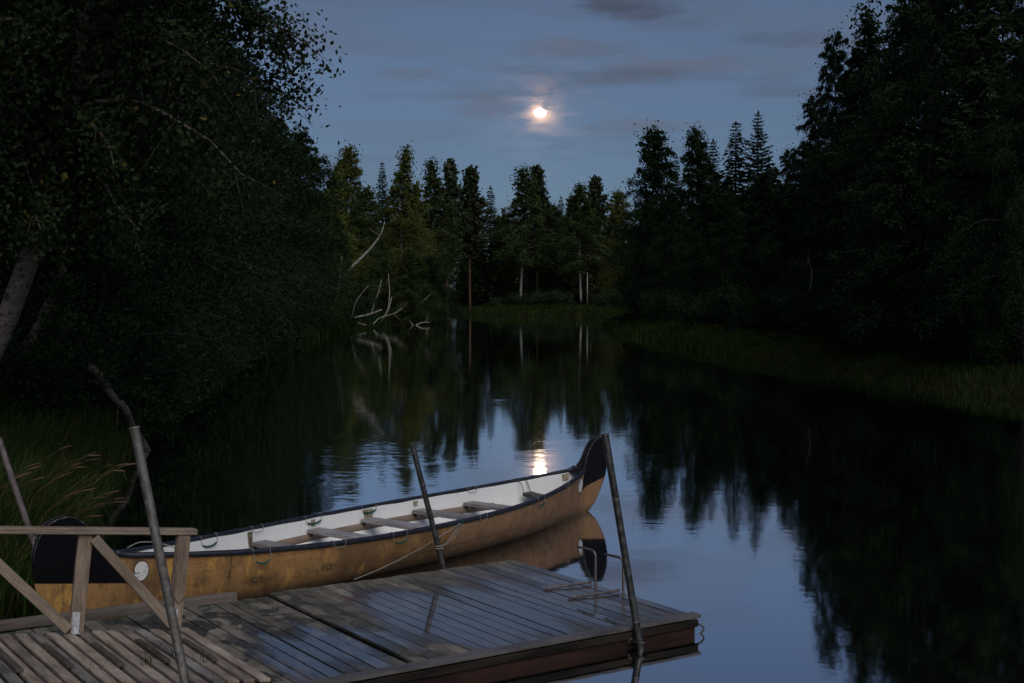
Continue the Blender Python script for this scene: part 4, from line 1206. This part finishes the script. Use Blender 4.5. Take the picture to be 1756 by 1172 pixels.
# ---- big overhanging trees of the left bank
G = 'overhanging trees on the left bank'
plant('near_birch', 'birch_tree', -8.05, 18.2, 'big dark birch at the left with a thick leaning trunk', 'tree', G, 1.0, rot=.0, z=.85)
plant('near_birch', 'birch_tree', -12.0, 26.0, 'overhanging birch behind the thick leaning trunk, its sprays against the sky', 'tree', G, 1.12, rot=.5)
plant('near_birch', 'birch_tree', -12.6, 18.5, 'black leafy tree filling the upper left corner', 'tree', G, 1.1, rot=-.9)
plant('near_birch', 'birch_tree', -12.6, 33.0, 'dark leafy tree leaning over the water past the near birches', 'tree', G, 1.05, rot=.2)
for i, (x_, y_, s_, r_) in enumerate(((-8.3, 26, .62, .2), (-9.4, 32, .75, -.1), (-10.6, 40, .85, .3), (-11.8, 48, .95, -.3), (-13.2, 57, 1.0, .1), (-14.0, 67, 1.05, .3), (-14.8, 78, 1.05, -.2), (-15.2, 90, 1.1, .2), (-12.5, 37, 1.15, .4), (-14.8, 52, 1.3, -.2), (-16.6, 70, 1.35, .3))):
    plant('bank_alder', 'alder_tree', x_, y_, 'alder in the dark leafy row hanging over the left bank water', 'tree', 'alders along the left bank', s_, rot=r_)

# ---- bushes
random.seed(3)
for i, (x_, y_, s_) in enumerate(((9.6, 84, 1.1), (11.2, 74, 1.2), (12.4, 66, 1.1), (13.2, 58, 1.2), (14.6, 51, 1.1), (16.0, 45, 1.1), (17.6, 40, 1.0), (9.0, 96, 1.1), (9.4, 106, 1.1), (10.2, 118, 1.0))):
    plant('willow_bush', 'willow_bush', x_ + 2.2, y_, 'grey green willow bush above the grass of the right bank', 'bush', 'willow bushes along the right bank', s_)
for i, (x_, y_, s_) in enumerate(((12.5, 80, 1.0), (15.5, 62, 1.1), (18.5, 50, 1.1), (21.5, 41, 1.1), (13.5, 98, 1.0), (19.5, 56, 1.2), (24.5, 38, 1.2))):
    plant('alder_bush', 'alder_bush', x_ + 1.5, y_, 'taller dark bush behind the willows of the right bank', 'bush', 'dark bushes of the right bank', s_)
for px_, Y_, s_ in ((850, 186, 1.0), (885, 182, 1.3), (915, 180, 1.5), (945, 180, 1.5), (968, 178, 1.3), (1030, 172, 1.4), (1060, 168, 1.6), (1085, 160, 1.7)):
    p = at(px_, 520, Y_)
    plant('low_shrub', 'low_shrub', p.x, Y_, 'round shrub on the far grassy point', 'bush', 'shrubs on the far point', s_ * 1.15)
for x_, y_, s_ in ((-12.3, 117, 1.1), (-14.2, 104, 1.2), (-14.8, 93, 1.1), (-13.8, 84, 1.2), (-10.8, 128, 1.1)):
    plant('willow_bush', 'willow_bush', x_ - .8, y_, 'leafy bush at the water under the left bend birches', 'bush', 'bushes under the left bend birches', s_)

plant('alder_bush', 'alder_bush', -10.6, 22.0, 'dark bush behind the thick leaning trunk', 'bush', None, .8)

for x_, y_, s_ in ((-9.0, 24.2, .62), (-8.2, 27.5, .5), (-8.7, 31.0, .62), (-9.3, 35.5, .66), (-9.9, 40.5, .72), (-10.7, 46.0, .78), (-11.5, 52.0, .8), (-12.2, 59.0, .9), (-12.8, 67.0, .95), (-13.3, 76.0, 1.0)):
    plant('alder_bush', 'alder_bush', x_ + .4, y_, 'dark bush', 'bush', 'bushes overhanging the left bank water', s_)

# ---- the wood behind: reads as one dark mass
def forest():
    rng = np.random.default_rng(77)
    protos = []
    for (tv, tq), (lv, lq) in (spruce(51, 17, 2.4, .02, .6, .75), spruce(52, 15, 2.1, .02, .6, .75), broadleaf(53, 15, .02, 3.4, 44, 8, 10, .55, .5, .6, (0, 0), .15, clump=.2, twl=1.6, topw=.3)):
        protos.append((lv, lq))
    spots = []
    for y_ in np.arange(36, 210, 7.5):
        for k in range(3):
            xr_ = np.interp(y_, [36, 50, 80, 130, 160, 210], [24, 21, 17.5, 17, 20, 20])
            spots.append((xr_ + 3 + k * 6 + rng.uniform(-1.5, 2), y_ + rng.uniform(-3, 3), rng.uniform(.6, .85)))
    for x_ in np.arange(-50, 30, 5.5):
        for k in range(3): spots.append((x_ + rng.uniform(-2, 2), 211 + k * 9 + rng.uniform(-3, 3), rng.uniform(.72, 1.0)))
    for y_ in np.arange(20, 140, 7.0):
        for k in range(2):
            xl_ = np.interp(y_, [20, 40, 80, 112, 140], [-15, -17, -19.5, -19.5, -19])
            spots.append((xl_ - k * 5 + rng.uniform(-2, 1), y_ + rng.uniform(-2, 2), rng.uniform(.6, .85)))
    parts = []
    for (x_, y_, s_) in spots:
        lv, lq = protos[rng.integers(0, 3)]
        a = rng.uniform(0, 6.28); ca, sa = math.cos(a), math.sin(a)
        z0 = gz(x_, y_)
        V = np.stack([(lv[:, 0] * ca - lv[:, 1] * sa) * s_ * 1.3 + x_, (lv[:, 0] * sa + lv[:, 1] * ca) * s_ * 1.3 + y_, lv[:, 2] * s_ + z0], 1)
        parts.append((V, lq))
    V, Q = join(parts)
    tag(link('background_forest', mesh_np('background_forest', V, Q, [M['needle_spruce']])), 'dark mass of forest behind the bank trees', 'forest', kind='stuff')
forest()

# ---- white stems, leaning trunks and driftwood on the left bend
def stem(name, pts, r0, r1, label, mat='birch_bark', twigs_=0, cat='tree', group=None):
    P = smooth_path(pts, 20)
    base = Vector(P[0]); root = empty(name, base)
    tube_obj('stem', P - P[0], np.linspace(r0, r1, len(P)), M[mat], root, 8)
    rg = np.random.default_rng(len(label))
    for k in range(twigs_):
        i = int(rg.uniform(.45, .95) * (len(P) - 1))
        d = rg.normal(size=3) * [1, .5, .8] + [0, 0, .5]
        d /= np.linalg.norm(d)
        tube_obj('branch', np.stack([P[i] - P[0], P[i] - P[0] + d * .5, P[i] - P[0] + d * 1.0 + [0, 0, .1]]), [r1 * .8, r1 * .55, .008], M[mat], root, 5)
    tag(root, label, cat, group); return root
stem('leaning_birch_trunk', [at(528, 528, 100), at(560, 505, 100), at(600, 462, 100), at(632, 430, 100), at(652, 404, 100), at(660, 380, 100)], .19, .03, 'long white birch trunk leaning right over the left bank', twigs_=4)
stem('birch_sapling', [at(565, 545, 98), at(574, 520, 98), at(582, 485, 98), at(586, 440, 98)], .07, .03, 'thin white stem rising beside the leaning birch trunk')
stem('birch_sapling', [at(563, 492, 101), at(561, 450, 101), at(564, 400, 101)], .05, .02, 'faint upright pale stem left of the leaning birch trunk')
stem('birch_sapling', [at(636, 525, 118), at(648, 505, 118), at(654, 480, 118)], .07, .03, 'short pale stem leaning in the dark bank behind the driftwood')
stem('birch_sapling', [at(664, 540, 121), at(668, 505, 121), at(666, 470, 121)], .07, .03, 'upright pale stem left of the forked birch')
stem('birch_sapling', [at(652, 556, 120), at(666, 530, 120), at(672, 510, 120)], .09, .04, 'tilted grey stem at the water left of the forked birch')
fk = stem('forked_birch', [at(699, 551, 125), at(705, 530, 125), at(714, 505, 125), at(718, 470, 125)], .13, .04, 'forked white birch leaning over the water on the left bend')
b0 = at(699, 551, 125)
for pp in ([at(703, 540, 125), at(718, 524, 125), at(738, 505, 125)], [at(704, 533, 125), at(706, 510, 125), at(704, 480, 125)]):
    P = smooth_path(pp, 10) - np.array(b0); tube_obj('branch', P, np.linspace(.11, .04, len(P)), M['birch_bark'], fk, 7)
stem('drift_log', [at(594, 549, 112), at(612, 544, 112), at(632, 540, 112), at(655, 531, 112)], .10, .05, 'pale bare log slanting down to the water at the left bend', 'dead_wood', 2, 'log')
stem('drift_log', [at(594, 548, 112), at(610, 553, 111), at(628, 558, 110)], .09, .04, 'pale branch dipping in the water under the slanting log', 'dead_wood', 0, 'log')
stem('drift_branch', [at(713, 559, 122), at(722, 554, 122), at(737, 553, 122)], .07, .03, 'bare white branch lying in the water by the forked birch', 'dead_wood', 1, 'branch')
stem('drift_branch', [at(703, 552, 123), at(714, 562, 122), at(733, 562, 121.5)], .05, .02, 'thin white branch trailing in the water under the forked birch', 'dead_wood', 2, 'branch')
stem('drift_branch', [at(640, 556, 116), at(652, 545, 117), at(676, 538, 118), at(690, 530, 118)], .05, .02, 'thin pale branch slanting up from the water left of the forked birch', 'dead_wood', 3, 'branch')
stem('birch_sapling', [at(603, 545, 106), at(612, 515, 106), at(632, 490, 106)], .05, .02, 'thin pale stem leaning right between the long leaning trunk and the water')
# limb of the near tree dipping into the river
lb = stem('sunken_limb', [at(150, 628, 25.0), at(176, 650, 25.1), at(190, 676, 25.2), at(213, 700, 25.4), at(228, 735, 25.7), at(250, 768, 26.0), at(262, 800, 26.1)], .085, .075, 'pale mossy limb dipping into the dark water behind the grey pole', 'near_bark', 0, 'branch')
P = smooth_path([at(205, 690, 25.3), at(201, 715, 25.2), at(204, 745, 25.2), at(215, 752, 25.1)], 14) - np.array(at(150, 628, 25.0))
tube_obj('twig', P, np.linspace(.012, .005, len(P)), M['near_bark'], lb, 5)
# dead grey snags on the right bank
stem('dead_snag', [at(1388, 500, 60), at(1392, 470, 60), at(1384, 440, 60)], .035, .012, 'small bare grey snag in front of the right bank alders', 'near_bark', 5, 'dead tree')
stem('drift_log', [at(1085, 540, 152), at(1100, 535, 152), at(1118, 537, 152)], .10, .05, 'pale fallen stick on the right bank near the far point', 'dead_wood', 0, 'log')

# ---- pale post on the far point
p = at(1007, 517, 183)
po_ = empty('marker_post', (p.x, 183, gz(p.x, 183)))
tb_ = at(1007, 468, 183).z - gz(p.x, 183)
tube_obj('shaft', np.array([[0, 0, -.2], [.02, 0, tb_ * .5], [0, 0, tb_]]), [.085, .08, .075], M['dead_wood'], po_, 10)
tube_obj('cap', np.array([[0, 0, tb_ - .02], [0, 0, tb_ + .05]]), [.10, .08], M['dead_wood'], po_, 10)
tag(po_, 'thin pale post standing between the far birches', 'post')

# ------------------------------------------------------------------ grass
def blades(pts, hgt, wid, rng, bend=.45, wind=(.25, -.1)):
    """tapering bent blades: two quads each"""
    n = len(pts)
    h_ = hgt * rng.uniform(.55, 1.15, n)
    a = rng.uniform(0, 2 * PI, n); d = np.stack([np.cos(a), np.sin(a), 0 * a], 1)
    b_ = rng.normal(size=(n, 3)) * [1, 1, 0] * .5 + [wind[0], wind[1], 0]
    b_ *= (bend * h_)[:, None]
    up = np.array([0, 0, 1.0])
    w_ = (wid * rng.uniform(.7, 1.3, n))[:, None]
    P0 = pts; P1_ = pts + up * (h_ * .55)[:, None] + b_ * .3; P2 = pts + up * (h_ * .95)[:, None] + b_
    V = np.stack([P0 - d * w_, P0 + d * w_, P1_ + d * w_ * .8, P1_ - d * w_ * .8, P2 + d * w_ * .15, P2 - d * w_ * .15], 1).reshape(-1, 3)
    o = np.arange(n)[:, None] * 6
    Q = np.vstack([o + [0, 1, 2, 3], o + [3, 2, 4, 5]])
    return V, Q, P2, b_

def scatter(rng, n, box, dmin, dmax, fall=None):
    out = []
    while sum(map(len, out)) < n:
        X = rng.uniform(box[0], box[1], n * 2); Y = rng.uniform(box[2], box[3], n * 2)
        if fall: Y = box[2] + (Y - box[2]) ** fall / (box[3] - box[2]) ** (fall - 1)
        d = water_dist(X, Y)
        k = (d > dmin) & (d < dmax)
        out.append(np.stack([X[k], Y[k]], 1))
    P = np.vstack(out)[:n]
    return np.concatenate([P, ground_z(P[:, 0], P[:, 1])[:, None] - .03], 1)

rng = np.random.default_rng(9)
# near tuft behind the stern
pts = np.vstack([scatter(rng, 21000, (-13, -4.5, 11.0, 27), -.15, 6.5), scatter(rng, 3500, (-7.5, -4.5, 11.5, 19), -.2, .9)])
V, Q, tips, bd = blades(pts, .66, .0075, rng, .6, (.3, -.15))
tag(link('bank_grass', mesh_np('bank_grass', V, Q, [M['grass']])), 'tall green grass on the bank behind the canoe stern', 'grass', kind='stuff')
# seed heads leaning out over the water
pp = scatter(rng, 26, (-7.0, -5.0, 14.5, 18.5), -.1, .6)
hp = []
for p_ in pp:
    hgt = rng.uniform(.62, .95); lx = rng.uniform(.3, .75); ly = rng.uniform(-.3, .1)
    P = smooth_path([p_, p_ + [lx * .3, ly * .3, hgt * .65], p_ + [lx, ly, hgt * .92]], 8)
    hp.append(tube(P, np.linspace(.006, .004, len(P)), 4, False))
    d = P[-1] - P[-2]; d = d / np.linalg.norm(d) + np.array([rng.uniform(-.05, .25), rng.uniform(-.2, .2), rng.uniform(-.35, -.05)]); d /= np.linalg.norm(d)
    S = np.array([P[-1] + d * s for s in np.linspace(-.02, .20, 5)]); 
    hp.append(tube(S, [.004, .011, .013, .009, .002], 5, False))
V, Q = join(hp)
tag(link('plume_grass', mesh_np('plume_grass', V, Q, [M['plume']])), 'pale feathery grass heads leaning over the water by the canoe stern', 'grass', kind='stuff')
# right bank and far point
pr_ = [scatter(rng, 14000, (8, 26, 30, 70), -.25, 3.2), scatter(rng, 11000, (7, 16, 70, 135), -.25, 3.0), scatter(rng, 9000, (-16, 18, 135, 200), -.3, 4.5)]
vs_ = []
for p_, hh, ww in zip(pr_, (.32, .40, .6), (.012, .024, .04)):
    V, Q, t_, b_ = blades(p_, hh, ww, rng, .5, (-.3, -.1)); vs_.append((V, Q))
V, Q = join(vs_)
tag(link('shore_grass', mesh_np('shore_grass', V, Q, [M['grass_far']])), 'long grass fringe along the right bank and far point', 'grass', kind='stuff')
pl_ = [scatter(rng, 4000, (-16, -7, 24, 70), .5, 2.5), scatter(rng, 5000, (-18, -8, 70, 140), -.2, 2.5)]
vs_ = []
for p_, hh, ww in zip(pl_, (.6, .8), (.02, .04)):
    V, Q, t_, b_ = blades(p_, hh, ww, rng, .5, (.3, -.1)); vs_.append((V, Q))
V, Q = join(vs_)
tag(link('left_bank_grass', mesh_np('left_bank_grass', V, Q, [M['grass_far']])), 'dark grass at the foot of the left bank trees', 'grass', kind='stuff')
# one yellow birch leaf lying on the boards
bm = bmesh.new()
vs = [bm.verts.new(v) for v in ((-.02, 0, .001), (-.006, .014, .004), (.012, .011, .003), (.026, 0, .006), (.012, -.011, .002), (-.006, -.014, .005))]
bm.faces.new(vs)
lf_m, nt, b = material('yellow_leaf'); b.inputs['Base Color'].default_value = (.42, .36, .10, 1)
lp_ = atz(597, 1096, DTOP)
tag(link('fallen_leaf', bm_mesh('fallen_leaf', bm, [lf_m]), None, (lp_.x, lp_.y, DTOP + .003), (0, 0, .7)), 'small yellow leaf lying on the dock by the step in the boards', 'leaf')
# weeds between the gangway slats
wp = []
for (lx, ly) in ((.35, 1.15), (.75, 1.05), (.8, 1.2), (1.2, 1.3), (.45, .9)):
    for k in range(5):
        wp.append(gang.matrix_basis @ Vector((lx + rng.uniform(-.05, .05), ly + rng.uniform(-.08, .08), -.06)))
V, Q, t_, b_ = blades(np.array([tuple(v) for v in wp]), .24, .0035, rng, .9, (.3, 0))
tag(link('weed_tufts', mesh_np('weed_tufts', V, Q, [M['grass']])), 'thin weeds growing up between the gangway slats', 'weeds', kind='stuff')

# ---- labels of look-alikes in a row: counted along the row as the photograph shows it
ORD = ['first', 'second', 'third', 'fourth', 'fifth', 'sixth', 'seventh', 'eighth', 'ninth', 'tenth', 'eleventh', 'twelfth', 'thirteenth']
for grp, txt in (('alders under the right bank trees', 'dark alder in the lower right bank wood, {} from the left'),
                 ('alders along the left bank', 'dark overhanging alder of the left bank, {} from the left'),
                 ('willow bushes along the right bank', 'grey green willow bush above the right bank grass, {} from the left'),
                 ('low trees of the far wood', 'low dark tree under the far pines and birches, {} from the left'),
                 ('dark bushes of the right bank', 'taller dark bush behind the right bank willows, {} from the left'),
                 ('shrubs on the far point', 'round shrub on the far grassy point, {} from the left'),
                 ('bushes overhanging the left bank water', 'dark low bush overhanging the water along the left bank, {} from the left'),
                 ('bushes under the left bend birches', 'leafy bush at the water under the left bend birches, {} from the left')):
    row = sorted([o for o in COL.objects if o.get('group') == grp], key=lambda o: o.location.x / o.location.y)
    for i, o in enumerate(row): o['label'] = txt.format(ORD[i])
